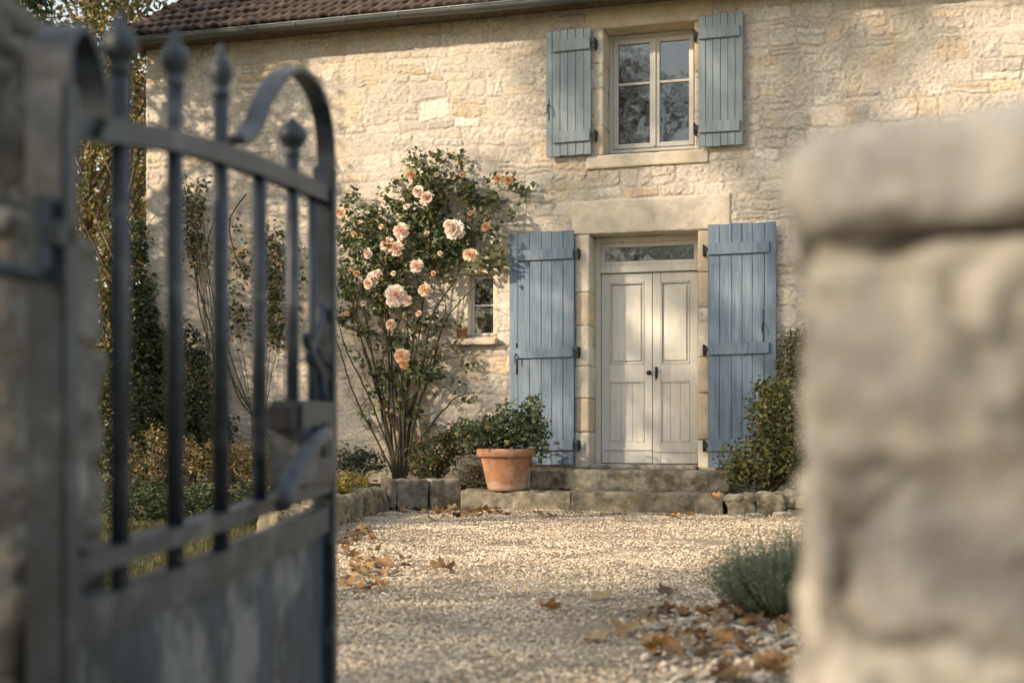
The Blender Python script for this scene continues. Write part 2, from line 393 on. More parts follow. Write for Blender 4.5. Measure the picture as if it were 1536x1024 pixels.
def bush(name, label, cat, base, cents, nt, per, sig, lsize, pal, pw=None, stems=8, seed=0, group=None, stem_r=.006, aspect=.6, root=None, up=.35, floor=None):
    root = root or empty(name, base, label, cat, group=group)
    P = clumps(cents, nt, per, sig, seed)
    if floor is not None: P = P[P[:, 2] > floor]
    V, F, C = leaf_cloud(P, lsize, pal, pw, seed, aspect=aspect, up=up)
    Geo().add(V, F, C).move(base).build('foliage', M['leaf'], root)
    g = Geo(); r = random.Random(seed); b = Vector(base)
    for i in range(stems):
        q = Vector(P[r.randrange(len(P))]); m = b.lerp(q, .5) + Vector((r.uniform(-.05, .05), r.uniform(-.05, .05), .08 * (q - b).length))
        v, f = g_tube(smooth_curve([b + Vector((r.uniform(-.03, .03), r.uniform(-.03, .03), -.02)), m, q], 5), [stem_r * (1 - .07 * k) for k in range(11)], 5); g.add(v, f)
    if stems: g.move(base).build('stems', M['cane'], root, True)
    return root

# ================================================================== THE HOUSE
HX0, HX1, HZ = -6.16, 5.6, 5.50
REC = 0.30
house = empty('stone_house', tuple(W0), 'old cream limestone farmhouse with blue shutters and brown tiled roof', 'house', -TH)
# house-local: x = s, y = -o, z
DOOR = (-.668, .516, 0.0, 2.947); WIN = (-.512, .481, 3.80, 5.165)
SMX0, SMX1, SMZ0, SMZ1 = S(703), S(740), Z(725, 503), Z(712, 412)
SMALL = (SMX0, SMX1, SMZ0, SMZ1)
def facade():
    X, Y, Hh, C = masonry(HX1 - HX0, HZ, .0095, 5, palette=PAL)
    nx, nz = X.shape
    Xs = X + HX0
    # soot, lichen and damp near the ground, ochre wash under the eaves (stains with their own outline)
    P = np.stack([X.ravel(), Y.ravel(), np.zeros(X.size)], 1)
    nb = (vnoise(P, .5, 91) * .6 + vnoise(P, .14, 92) * .4).reshape(X.shape)
    st = np.clip((.75 - Y + nb * .45) / .35, 0, 1)[..., None] * .55
    C = C * (1 - st) + np.array((.30, .265, .20)) * st
    oc = np.clip((nb - .25) * 3, 0, 1)[..., None] * .28
    C = C * (1 - oc) + np.array((.62, .45, .23)) * oc
    # rain streaks below the sill ends, the ledge and the lintel, with their own ragged outline
    for (xa, za, ln_, wd_) in ((-.66, 3.66, .9, .10), (.58, 3.66, .7, .09), (-.2, 3.66, .35, .3), (-2.0, 1.85, .8, .16), (-.84, 2.95, .6, .06), (-1.30, 5.4, 1.1, .07), (2.1, 5.4, 1.3, .10), (-3.6, 5.4, 1.0, .08), (3.3, 5.4, .9, .14)):
        dx = (Xs - xa + .03 * nb) / wd_; dz = (za - Y) / ln_
        k = (np.exp(-dx ** 2) * np.clip(1 - dz, 0, 1) * (dz > 0) * np.clip(.6 + nb, 0, 1) * .5)[..., None]
        C = C * (1 - k) + np.array((.27, .245, .20)) * k
    cx = Xs[:-1, :-1] + .005; cz = Y[:-1, :-1] + .005; keep = np.ones(cx.shape, bool)
    for (a, b, c, d) in (DOOR, WIN, SMALL): keep &= ~((cx > a - .01) & (cx < b + .01) & (cz > c - .01) & (cz < d + .01))
    V = np.stack([Xs, -Hh, Y], -1).reshape(-1, 3)
    g = Geo(); g.add(V, grid_faces(nx, nz, keep), C.reshape(-1, 3))
    for (x0, x1, y0, y1) in ((HX0 + .004, HX0 + .3, .012, 6.5), (HX1 - .3, HX1 - .004, .012, 6.5), (HX0 + .3, HX1 - .3, 6.2, 6.5)):
        v, f = g_box(x0, x1, y0, y1, 0, HZ - .02, 0); g.add(v, f, (.56, .48, .36))
    g.build('wall', M['wall'], house, True)
facade()

OCH = (.56, .475, .355); CRM = (.60, .55, .47)
def blocks(name, x0, x1, y0, y1, zs, seed, parent=house, cols=(CRM, OCH), rough=.007, rad=.009, jit=.010):
    g = Geo(); g.add(*g_box(x0 + .006, x1 - .006, y0 + .009, y1 - .01, zs[0], zs[-1], 0), (.42, .37, .29)); r = random.Random(seed)
    for i in range(len(zs) - 1):
        c = cols[r.randrange(len(cols))]; j = r.uniform(-jit, jit)
        w = (x0 - (j if x0 < 0 else 0), x1 + (j if x0 > 0 else 0))
        g.add(*g_stone(w[0], w[1], y0, y1, zs[i] + .003, zs[i + 1] - .003, rad, rough, .02, seed * 10 + i, np.array(c) * r.uniform(.9, 1.05)))
    return g.build(name, M['ashlar'], parent, True)
zs = [.41, .80, 1.17, 1.52, 1.96, 2.32, 2.945]
blocks('door_jamb', -.83, -.668, -.012, REC + .06, zs, 3)
blocks('door_jamb', .516, .665, -.012, REC + .06, [.41, .72, 1.22, 1.60, 2.12, 2.50, 2.945], 4)
g = Geo(); g.add(*g_stone(-.86, .86, -.022, REC + .06, 2.948, 3.315, .008, .008, .02, 31, (.60, .54, .45))); g.build('door_lintel', M['ashlar'], house, True)
g = Geo(); g.add(*g_stone(-.66, .51, -.05, REC + .2, .395, .455, .012, .004, .03, 33, (.46, .42, .35))); g.build('door_sill', M['step'], house, True)
blocks('window_jamb', -.645, -.512, -.010, REC + .06, [3.80, 4.12, 4.52, 4.80, 5.165], 5)
blocks('window_jamb', .481, .60, -.010, REC + .06, [3.80, 4.20, 4.62, 5.165], 6)
g = Geo(); g.add(*g_stone(-.72, .68, -.012, REC + .06, 5.168, 5.43, .012, .005, .025, 36, (.56, .475, .365))); g.build('window_lintel', M['ashlar'], house, True)
g = Geo(); g.add(*g_stone(-.70, .63, -.028, REC + .06, 3.655, 3.798, .014, .006, .02, 37, (.59, .525, .43))); g.build('window_sill', M['ashlar'], house, True)
# small window surround
g = Geo()
g.add(*g_stone(SMX0 - .09, SMX0, -.008, .30, SMZ0, SMZ1, .010, .004, .025, 41, (.60, .55, .45)))
g.add(*g_stone(SMX1, SMX1 + .07, -.006, .30, SMZ0, SMZ1, .010, .004, .025, 42, (.60, .53, .41)))
g.add(*g_stone(SMX0 - .12, SMX1 + .10, -.012, .30, SMZ1 + .002, SMZ1 + .16, .012, .005, .025, 43, (.62, .55, .43)))
g.build('small_window_surround', M['ashlar'], house, True)
SHELF_Z = Z(693, 508, .05)
g = Geo(); g.add(*g_stone(S(680), SMX1 + .06, -.10, .30, SHELF_Z - .075, SHELF_Z, .012, .005, .02, 44, (.52, .47, .38))); g.build('small_window_ledge', M['ashlar'], house, True)

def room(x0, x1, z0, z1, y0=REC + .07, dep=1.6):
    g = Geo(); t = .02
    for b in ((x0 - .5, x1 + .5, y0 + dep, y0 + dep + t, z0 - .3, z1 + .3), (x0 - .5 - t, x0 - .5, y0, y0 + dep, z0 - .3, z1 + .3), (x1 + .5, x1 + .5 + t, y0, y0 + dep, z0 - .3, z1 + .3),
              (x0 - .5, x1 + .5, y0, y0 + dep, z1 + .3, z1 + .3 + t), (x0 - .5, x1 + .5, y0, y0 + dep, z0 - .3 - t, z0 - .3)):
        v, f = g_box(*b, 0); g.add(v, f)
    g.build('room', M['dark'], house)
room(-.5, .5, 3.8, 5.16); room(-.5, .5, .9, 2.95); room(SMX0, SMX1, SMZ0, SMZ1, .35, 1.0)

# ---- door
def frame_bars(g, x0, x1, z0, z1, y0, y1, w, sides='lrtb', bev=.004):
    if 'l' in sides: g.add(*g_box(x0, x0 + w, y0, y1, z0, z1, bev))
    if 'r' in sides: g.add(*g_box(x1 - w, x1, y0, y1, z0, z1, bev))
    if 't' in sides: g.add(*g_box(x0 + w - .001, x1 - w + .001, y0 + .001, y1, z1 - w, z1, bev))
    if 'b' in sides: g.add(*g_box(x0 + w - .001, x1 - w + .001, y0 + .001, y1, z0, z0 + w, bev))
door = Geo()
zt = Z(980, 408, -REC); FL, FR = -.668, .516
door.add(*g_box(FL, FL + .062, REC - .03, REC + .06, .455, 2.947, .004))
door.add(*g_box(FR - .040, FR, REC - .03, REC + .06, .455, 2.947, .004))
door.add(*g_box(FL + .062, FR - .04, REC - .028, REC + .06, 2.885, 2.947, .004))
door.add(*g_box(FL + .062, FR - .04, REC - .045, REC + .06, zt, zt + .075, .006))
frame = door.build('door_frame', M['white'], house)
# transom light
g = Geo(); frame_bars(g, FL + .064, FR - .042, zt + .077, 2.883, REC - .018, REC + .03, .048); tr_ = g.build('transom_window', M['white'], house)
g = Geo(); g.add(*g_box(FL + .10, FR - .08, REC + .004, REC + .008, zt + .11, 2.85, 0)); g.build('pane', M['glass'], tr_)
def leafdoor(x0, x1, hand):
    g = Geo(); y = REC; z0, z1 = .462, zt - .006; st = .088
    g.add(*g_box(x0 + .01, x1 - .01, y + .016, y + .036, z0 + .01, z1 - .01, 0))           # back board
    g.add(*g_box(x0, x0 + st, y - .008, y + .034, z0, z1, .004)); g.add(*g_box(x1 - st, x1, y - .008, y + .034, z0, z1, .004))
    zr = [(z0, z0 + .24), (1.235, 1.36), (z1 - .115, z1)]
    zr = [(z0, z0 + .235), (Z(980, 572, -REC), Z(980, 546, -REC)), (Z(980, 423, -REC), z1)]
    for a, b in zr: g.add(*g_box(x0 + st - .001, x1 - st + .001, y - .0065, y + .034, a, b, .004))
    a, b = zr[1][1], zr[2][0]
    frame_bars(g, x0 + st + .001, x1 - st - .001, a + .001, b - .001, y - .012, y + .016, .014, bev=.005)
    g.add(*g_box(x0 + st + .034, x1 - st - .034, y + .001, y + .02, a + .034, b - .034, .010))
    a, b = zr[0][1], zr[1][0]; n = 3; w = (x1 - x0 - 2 * st) / n
    frame_bars(g, x0 + st + .001, x1 - st - .001, a + .001, b - .001, y - .011, y + .016, .011, bev=.004)
    for i in range(n): g.add(*g_box(x0 + st + i * w + .0008, x0 + st + (i + 1) * w - .0008, y + .004 + .0006 * i, y + .02, a + .01, b - .01, .003))
    if hand < 0: g.add(*g_box(x0 + .03, x1 - .002, y - .02, y - .006, z0 + .14, z0 + .155, .004))
    else:        g.add(*g_box(x0 + .002, x1 - .02, y - .018, y - .006, z0 + .12, z0 + .15, .006))
    return g.build('door_leaf', M['white'], house)
XM = S(979, -REC)
dl = leafdoor(FL + .068, XM - .003, -1); dr = leafdoor(XM + .003, FR - .046, 1)
zk = Z(975, 559, -REC)
v, f = g_lathe([(.024, 0), (.026, .003), (.011, .006), (.010, .022), (.021, .030), (.025, .040), (.021, .050), (.008, .055)], 20)
V = np.array(v); V = np.stack([V[:, 0], -V[:, 2], V[:, 1]], 1) + np.array((XM - .036, REC - .009, zk))
Geo().add(V, f).build('door_knob', M['iron'], dl, True)
g = Geo(); g.add(*g_box(XM + .028, XM + .058, REC - .014, REC - .008, zk - .06, zk + .065, .003))
v, f = g_tube(smooth_curve([(XM + .043, REC - .012, zk + .028), (XM + .043, REC - .05, zk + .02), (XM + .052, REC - .055, zk - .025), (XM + .046, REC - .04, zk - .07), (XM + .04, REC - .03, zk - .075)], 5), .008, 8)
g.add(v, f); v, f = g_tube([(XM + .043, REC - .03, zk + .05), (XM + .043, REC - .03, zk + .0)], [.014, .009], 8); g.add(v, f)
g.build('door_handle', M['iron'], dr, True)

# ---- upper window (two casements, a glazing bar in each)
yq = REC
wf = Geo(); frame_bars(wf, -.511, .480, 3.86, 5.163, yq - .02, yq + .06, .05)
wfo = wf.build('window_frame', M['putty'], house)
g = Geo(); g.add(*g_box(-.50, .47, yq - .055, yq - .018, 3.862, 3.89, .008)); g.build('weather_bar', M['putty'], wfo)
xm = (S(983, -REC))
for (a, b) in ((-.459, xm - .002), (xm + .002, .428)):
    g = Geo(); frame_bars(g, a, b, 3.912, 5.111, yq - .032, yq + .02, .052)
    zb = Z(950, 127, -REC) if a < 0 else Z(1015, 122, -REC)
    g.add(*g_box(a + .05, b - .05, yq - .026, yq + .012, zb - .013, zb + .013, .005))
    if a < 0: g.add(*g_box(b - .016, b + .018, yq - .046, yq - .0325, 3.92, 5.10, .006))
    cs = g.build('casement', M['putty'], house)
    for z0, z1 in ((3.96, zb - .01), (zb + .01, 5.065)):
        g = Geo(); g.add(*g_box(a + .046, b - .046, yq - .004 + (.003 if a < 0 else 0), yq + (.003 if a < 0 else 0), z0 - .004, z1 + .004, 0)); g.build('pane', M['glass'], cs)
# small window
g = Geo(); frame_bars(g, SMX0, SMX1, SMZ0, SMZ1, .10, .14, .035)
zb = Z(725, 458, -.1); g.add(*g_box(SMX0 + .03, SMX1 - .03, .103, .13, zb - .011, zb + .011, .004))
sw = g.build('small_window', M['putty'], house)
g = Geo(); g.add(*g_box(SMX0 + .03, SMX1 - .03, .118, .122, SMZ0 + .03, SMZ1 - .03, 0)); g.build('pane', M['glass'], sw)

# ---- shutters
def shutter(x0, x1, z0, z1, battens, hinge, bz, mt='blue', seed=1, off=.055, sag=0.0, label=None, shortb=(.02, .02)):
    r = random.Random(seed); n = 6; W_ = x1 - x0; g = Geo(); x = x0
    ws = [r.uniform(.9, 1.1) for _ in range(n)]
    if hinge > 0: ws[0] *= .85
    k = W_ / sum(ws); ys = -off
    for i, w in enumerate(ws):
        a = x + .0022; b = x + w * k - .0022; x += w * k; dz = r.uniform(-.004, .004); dy = r.uniform(-.0015, .0015)
        v, f = g_box(a, b, ys - .022 + dy, ys + dy, z0 + dz, z1 + r.uniform(-.005, .005), .003)
        V = np.array(v); V[:, 2] += sag * (V[:, 0] - x0); g.add(V, f)
    g.add(*g_box(x0 + .01, x1 - .01, ys - .009, ys - .004, z0 + .012, z1 - .012, 0))
    sh = g.build('shutter', M[mt], house)
    if label: sh['label'] = label
    for zc in battens:
        v, f = g_box(x0 + shortb[0], x1 - shortb[1], ys - .047, ys - .0245, zc - bz / 2, zc + bz / 2, .005)
        V = np.array(v); V[:, 2] += sag * (V[:, 0] - x0) + (V[:, 0] - x0) * r.uniform(-.004, .008); Geo().add(V, f).build('batten', M[mt], sh)
        xe = x1 if hinge > 0 else x0; sg = hinge
        g = Geo(); zz = zc + sag * W_ * (1 if hinge > 0 else 0)
        g.add(*g_box(*sorted((xe - sg * .03, xe + sg * .035)), ys - .033, ys - .0255, zz - .018, zz + .018, .002))
        g.add(*g_tube([(xe + sg * .042, ys - .02, zz - .055), (xe + sg * .042, ys - .02, zz + .055)], .0115, 10))
        g.add(*g_tube([(xe + sg * .042, ys - .02, zz - .058), (xe + sg * .042, .02, zz - .058)], .010, 8))
        g.add(*g_box(*sorted((xe + sg * .026, xe + sg * .058)), -.028, -.014, zz - .05, zz + .05, .003))
        g.build('hinge', M['iron'], sh, False)
    return sh
def bar_latch(sh, x, z0, z1, y=-.08):
    g = Geo(); g.add(*g_tube([(x, y, z0), (x, y, z1)], .0065, 8)); g.add(*g_box(x - .013, x + .013, y + .004, y + .012, z0 + .03, z0 + .06, .002)); g.add(*g_box(x - .013, x + .013, y + .004, y + .012, z1 - .06, z1 - .03, .002))
    v, f = g_tube(smooth_curve([(x, y - .002, (z0 + z1) / 2 + .06), (x - .002, y - .05, (z0 + z1) / 2 + .03), (x - .004, y - .055, (z0 + z1) / 2 - .05)], 4), .0075, 8); g.add(v, f)
    g.build('shutter_latch', M['iron'], sh, True)
sA = shutter(-1.555, -.82, .44, 2.985, [Z(820, 384), Z(820, 530), Z(820, 668)], 1, .115, 'blue', 1, .055, .012, shortb=(.085, .008))
bar_latch(sA, S(778) + .0, Z(778, 562), Z(778, 515))
sB = shutter(.63, 1.344, .43, 2.985, [Z(1112, 374), Z(1112, 524), Z(1112, 668)], -1, .12, 'blue', 2, .06, .010, shortb=(.008, .07))
bar_latch(sB, S(1146), Z(1146, 520), Z(1146, 465))
sC = shutter(-1.135, -.63, 3.80, 5.165, [Z(860, 72), Z(860, 208)], 1, .125, 'blue_pale', 3, .06, .02, label='sun-faded blue plank shutter', shortb=(.08, .008))
bar_latch(sC, S(825) + .01, Z(825, 184), Z(825, 152))
sD = shutter(.531, 1.0, 3.81, 5.195, [Z(1082, 52), Z(1082, 192)], -1, .12, 'blue_pale', 4, .06, -.005, shortb=(.006, .03))

# ---- roof: courses of ridged clay tiles, hipped at the left
def roof():
    pit = R(37); E0 = -.30; ZE = 5.475; row = .20; tw = .125
    def slope_sheet(length, up, along, upv, org, hipL, seed, fine):
        ns = int(length / (.0155 if fine else .06)); nt_ = int(up / row); X = np.linspace(0, length, ns)
        rr = np.random.default_rng(seed); g = Geo()
        nr = np.cross(along, upv); nr = nr / np.linalg.norm(nr)
        if nr[2] < 0: nr = -nr
        for k in range(nt_):
            ph = X / tw + (.5 if k % 2 else 0); ti = np.floor(ph).astype(int)
            lift = rr.uniform(-.007, .009, ti.max() + 2)[ti]; skew = rr.uniform(-.012, .012, ti.max() + 2)[ti]
            tint = rr.uniform(.6, 1.25, ti.max() + 2)[ti]; hue = rr.random(ti.max() + 2)[ti]
            prof = .030 * np.abs(np.sin(np.pi * (ph % 1))) ** .8
            rows = []; cs = []
            for (t, hgt, dk) in ((k * row, -.012, 1), (k * row - .012, .026, 1), (k * row - .006, .038, 1), (k * row + .08, .020, 1), ((k + 1) * row + .01, .004, 1)):
                tt = t + skew + .006 * np.sin(X * 1.7 + k)
                h = hgt + prof * (1 if hgt > -.01 else .95) + lift + .012 * np.sin(X * .9 + k * .3)
                p = np.array(org) + X[:, None] * np.array(along) + tt[:, None] * np.array(upv) + h[:, None] * nr
                rows.append(p); c = np.stack([.070 * tint + .03 * hue, .056 * tint + .014 * hue, .052 * tint], 1); cs.append(c)
            V = np.stack(rows, 0); C = np.stack(cs, 0); t0 = k * row
            lo = hipL(t0); keep = (X[:-1] > lo[0]) & (X[1:] < lo[1])
            I = np.arange(len(rows) * ns).reshape(len(rows), ns)
            F = np.stack([I[:-1, :-1], I[:-1, 1:], I[1:, 1:], I[1:, :-1]], -1)[:, keep].reshape(-1, 4)
            if len(F): g.add(V.reshape(-1, 3), F, C.reshape(-1, 3))
        return g
    c, s_ = math.cos(pit), math.sin(pit)
    x0 = HX0 - .20
    L = HX1 + .3 - x0; run = 3.5; up = run / c
    hip = .66
    g = slope_sheet(L, up, (1, 0, 0), (0, c, s_), (x0, E0, ZE), lambda t: (t * c * hip, L), 3, True)
    g.build('roof', M['tile'], house, True)
    # side (hip) slope, behind the hip line, and the back slope
    wd = 6.5 + .6; a = math.atan2(run * s_ / c, run * hip)
    g = slope_sheet(wd, run * hip / math.cos(a), (0, 1, 0), (math.cos(a), 0, math.sin(a)), (x0, E0, ZE), lambda t: (t * math.cos(a) / hip, wd - t * math.cos(a) / hip), 4, False)
    g.build('roof', M['tile'], house, True)
    g = slope_sheet(L, up, (1, 0, 0), (0, -c, s_), (x0, 6.5 + .3, ZE), lambda t: (t * c * hip, L), 5, False)
    g.build('roof', M['tile'], house, True)
    g = Geo(); n = 26
    for i in range(n):        # hip tiles, each a little overlapping the next
        t0 = i / n * up; p0 = Vector((x0 + t0 * c * hip, E0 + t0 * c, ZE + t0 * s_ + .035)); t1 = (i + 1.25) / n * up
        p1 = Vector((x0 + t1 * c * hip, E0 + t1 * c, ZE + t1 * s_ + .02)); q = .8 + .4 * rng.random()
        v, f = g_tube([p0, p1], [.075, .06], 10); g.add(v, f, (.13 * q, .09 * q, .075 * q))
    g.build('hip_tiles', M['tile'], house, True)
    g = Geo()
    g.add(*g_box(x0 + .06, HX1 + .2, E0 + .02, .05, ZE - .075, ZE - .045, .004)); g.add(*g_box(x0 + .04, x0 + .4, .06, 6.5, ZE - .075, ZE - .045, .004))
    g.build('soffit', M['bark'], house)
    # gutter, half round, with brackets
    gy, gz, gr = E0 - .055, ZE - .045, .062
    g = Geo(); V = []; F = []; xs = np.linspace(x0 - .06, HX1 + .25, 120); m = 12
    for i, x in enumerate(xs):
        dz = .006 * math.sin(x * 1.3) - .004 * math.sin(x * 3.1)
        for r_ in (gr, gr - .004):
            for k in range(m + 1):
                w = math.pi + math.pi * k / m
                V.append((x, gy + r_ * math.cos(w), gz + dz + r_ * math.sin(w)))
    nn = 2 * (m + 1)
    for i in range(len(xs) - 1):
        for k in range(m): F.append([i * nn + k, i * nn + k + 1, (i + 1) * nn + k + 1, (i + 1) * nn + k]); F.append([i * nn + m + 1 + k, (i + 1) * nn + m + 1 + k, (i + 1) * nn + m + 2 + k, i * nn + m + 2 + k])
    F.append([k for k in range(m + 1)])
    g.add(V, F); v, f = g_tube([(x0 - .06, gy - gr, gz + .002), (HX1 + .25, gy - gr, gz + .002)], .009, 8); g.add(v, f)
    gu = g.build('gutter', M['zinc'], house, True)
    x = x0 + .5
    while x < HX1:
        pts = [(x, gy + (gr + .004) * math.cos(w), gz + .004 + (gr + .004) * math.sin(w)) for w in np.linspace(math.pi, 2 * math.pi, 12)]
        v, f = g_strap([(x, gy - gr - .006, gz + .014)] + pts + [(x, gy + gr + .05, gz + .03)], (1, 0, 0), .026, .004)
        Geo().add(v, f).build('bracket', M['zinc'], gu); x += .62
roof()

# ================================================================== STEPS, BED EDGING
def stone_thing(name, label, cat, boxes, mt='step', group=None, rough=.020, rad=.022, cols=(.29, .26, .20), step=.02, seed=50):
    """boxes in house coordinates (s0, s1, o0, o1, z0, z1)"""
    g = Geo()
    for i, b in enumerate(boxes):
        V, F, C = g_stone(b[0], b[1], -b[3], -b[2], b[4], b[5], rad, rough, step, seed + i * 3, np.array(cols) * rnd.uniform(.85, 1.12))
        g.add(V, F, C)
    b = boxes[0]; loc = ((b[0] + b[1]) / 2, -(b[2] + b[3]) / 2, b[4])
    o = g.build(name, M[mt], None, True, loc=loc)
    o.location = hw(loc[0], -loc[1], loc[2]); o.rotation_euler = (0, 0, -TH)
    return tag(o, label, cat, group)
stone_thing('stone_step', 'long worn bottom step with yellow lichen, level with the gravel', 'step',
            [(-1.80, -.62, .05, 1.00, -.05, .20), (-.617, .93, .05, 1.0, -.05, .203)], seed=51, rad=.016)
stone_thing('stone_step', 'upper doorstep slab right below the white door', 'step', [(-.80, .94, .04, .62, .20, .405)], seed=61, cols=(.34, .31, .245))
stone_thing('stone_block', 'small squared stone beside the doorstep, behind the terracotta pot', 'stone', [(-1.20, -.806, .04, .50, .20, .395)], seed=66, cols=(.44, .38, .27))
# rough little retaining wall on the right
rb = []; r_ = random.Random(5); x = .95
while x < 3.2:
    w = r_.uniform(.16, .36); o1 = r_.uniform(.98, 1.08)
    if r_.random() < .5: rb.append((x, x + w - .012, .6, o1, -.05, .215 + r_.uniform(-.02, .015)))
    else:
        h = r_.uniform(.07, .13); m_ = r_.uniform(.3, .7) * w; rb.append((x, x + w - .004, .62, o1, -.05, h)); rb.append((x - .015, x + m_ - .004, .6, o1 + r_.uniform(-.04, .02), h - .002, .215 + r_.uniform(-.03, .01))); rb.append((x + m_, x + w - .004, .6, o1 + r_.uniform(-.04, .03), h + .002, .215 + r_.uniform(-.03, .02)))
    x += w
stone_thing('retaining_wall', 'low rubble stone edging under the bushy shrub right of the steps', 'low wall', rb, seed=80, rough=.034, rad=.022, step=.018, cols=(.40, .35, .26))
stone_thing('loose_stone', 'flat loose stone on the gravel in front of the right edging', 'stone', [(1.42, 1.62, 1.14, 1.28, -.01, .05)], seed=120, rough=.01, rad=.02, step=.02, cols=(.52, .47, .38))
stone_thing('loose_stone', 'small pale loose stone left of the flat one, near the bottom step', 'stone', [(1.18, 1.34, 1.20, 1.30, -.01, .03)], seed=124, rough=.008, rad=.014, step=.02, cols=(.52, .47, .38))
# left bed edging: squared blocks, then upright rubble running towards the viewer
def poly_blocks(name, label, pts, hts, w, seed, mt='step', cols=(.40, .36, .28), thick=.20, rough=.022):
    g = Geo(); r = random.Random(seed); P = [Vector((p[0], p[1], 0)) for p in pts]
    for a, b in zip(P[:-1], P[1:]):
        L = (b - a).length; d = (b - a) / L; n = Vector((d.y, -d.x, 0)); t = 0; ang = math.atan2(d.y, d.x)
        while t < L - .03:
            ww = min(r.uniform(*w), L - t); h = r.uniform(*hts)
            V, F, C = g_stone(0, ww - .012, -thick / 2, thick / 2, -.05, h, .024, rough, .02, r.randrange(900), np.array(cols) * r.uniform(.8, 1.2))
            ca, sa = math.cos(ang), math.sin(ang); q = a + d * t + n * r.uniform(-.02, .02)
            V = np.stack([V[:, 0] * ca - V[:, 1] * sa + q.x, V[:, 0] * sa + V[:, 1] * ca + q.y, V[:, 2]], 1); g.add(V, F, C); t += ww
    o = g.build(name, M[mt], None, True, loc=tuple(P[0])); return tag(o, label, 'low wall')
poly_blocks('bed_edging', 'squared grey stone blocks edging the rose bed left of the pot', [(-.58, 14.15), (-1.32, 13.75)], (.30, .325), (.30, .42), 5, thick=.24, cols=(.24, .22, .18))
poly_blocks('rubble_edging', 'low edging of upright lichened rubble stones beside the drive', [(-1.36, 13.55), (-1.56, 12.4), (-1.62, 11.2), (-1.75, 9.6)], (.20, .27), (.09, .20), 8, thick=.18, cols=(.30, .26, .18), rough=.03)

# ================================================================== GROUND
def sheet(name, pts, z, m, kind='structure'):
    g = Geo(); g.add([(p[0], p[1], z) for p in pts], [list(range(len(pts)))]); o = g.build(name, m); o['kind'] = kind; return o
sheet('ground', [(-300, -300), (300, -300), (300, 300), (-300, 300)], -.012, M['earth'])
sheet('gravel_drive', [(-1.62, -6), (3.5, -6), (3.5, 12.5), (3.6, 13.7), (-1.0, 14.4), (-1.35, 13.6), (-1.6, 11.2), (-1.75, 9.0), (-1.62, 4)], -.004, M['gravelbase'])
# bed soil behind the left edging, and behind the right one
def soil(name, pts, z, seed):
    g = Geo(); P = [Vector((p[0], p[1], z)) for p in pts]; c = sum(P, Vector()) / len(P); V = [c + Vector((0, 0, .04))]; 
    for k in (.5, 1.0):
        for i, p in enumerate(P): V.append(c.lerp(p, k) + Vector((0, 0, .02 if k < 1 else 0)))
    n = len(P); F = []
    for i in range(n):
        j = (i + 1) % n; F.append([0, 1 + i, 1 + j]); F.append([1 + i, 1 + n + i, 1 + n + j, 1 + j])
    for i in range(n): V.append(P[i] * 1.0 + Vector((0, 0, -z - .02)))
    for i in range(n): j = (i + 1) % n; F.append([1 + n + i, 1 + 2 * n + i, 1 + 2 * n + j, 1 + n + j])
    o = g.add([v[:] for v in V], F).build(name, M['soil'], None, True); o['kind'] = 'structure'
a0 = hw(-1.80, .02, 0); a1 = hw(-6.6, .02, 0)
soil('flower_bed', [(-.62, 14.2), (a0.x, a0.y), (a1.x, a1.y), (-4.4, 13.6), (-2.4, 12.3), (-1.62, 12.0), (-1.42, 13.6)], .22, 1)
b0 = hw(.95, .02, 0); b1 = hw(3.3, .02, 0); b2 = hw(3.3, .85, 0); b3 = hw(.97, .85, 0)
soil('planting_strip', [tuple(b0)[:2], tuple(b1)[:2], tuple(b2)[:2], tuple(b3)[:2]], .16, 2)

# gravel: a real pebble mesh, smaller and sparser far off, bigger at the near right verge
def ico():
    t = (1 + 5 ** .5) / 2
    V = np.array([(-1, t, 0), (1, t, 0), (-1, -t, 0), (1, -t, 0), (0, -1, t), (0, 1, t), (0, -1, -t), (0, 1, -t), (t, 0, -1), (t, 0, 1), (-t, 0, -1), (-t, 0, 1)]) / math.hypot(1, t)
    F = np.array([(0, 11, 5), (0, 5, 1), (0, 1, 7), (0, 7, 10), (0, 10, 11), (1, 5, 9), (5, 11, 4), (11, 10, 2), (10, 7, 6), (7, 1, 8), (3, 9, 4), (3, 4, 2), (3, 2, 6), (3, 6, 8), (3, 8, 9), (4, 9, 5), (2, 4, 11), (6, 2, 10), (8, 6, 7), (9, 8, 1)])
    return V, F
IV, IF = ico()
GP = np.array([(.52, .45, .35), (.44, .385, .30), (.37, .34, .29), (.61, .55, .45), (.27, .24, .20), (.48, .37, .24), (.55, .50, .43)])
GP = GP * np.array((1.05, 1.02, .99)); GW = [.24, .2, .16, .10, .10, .10, .10]
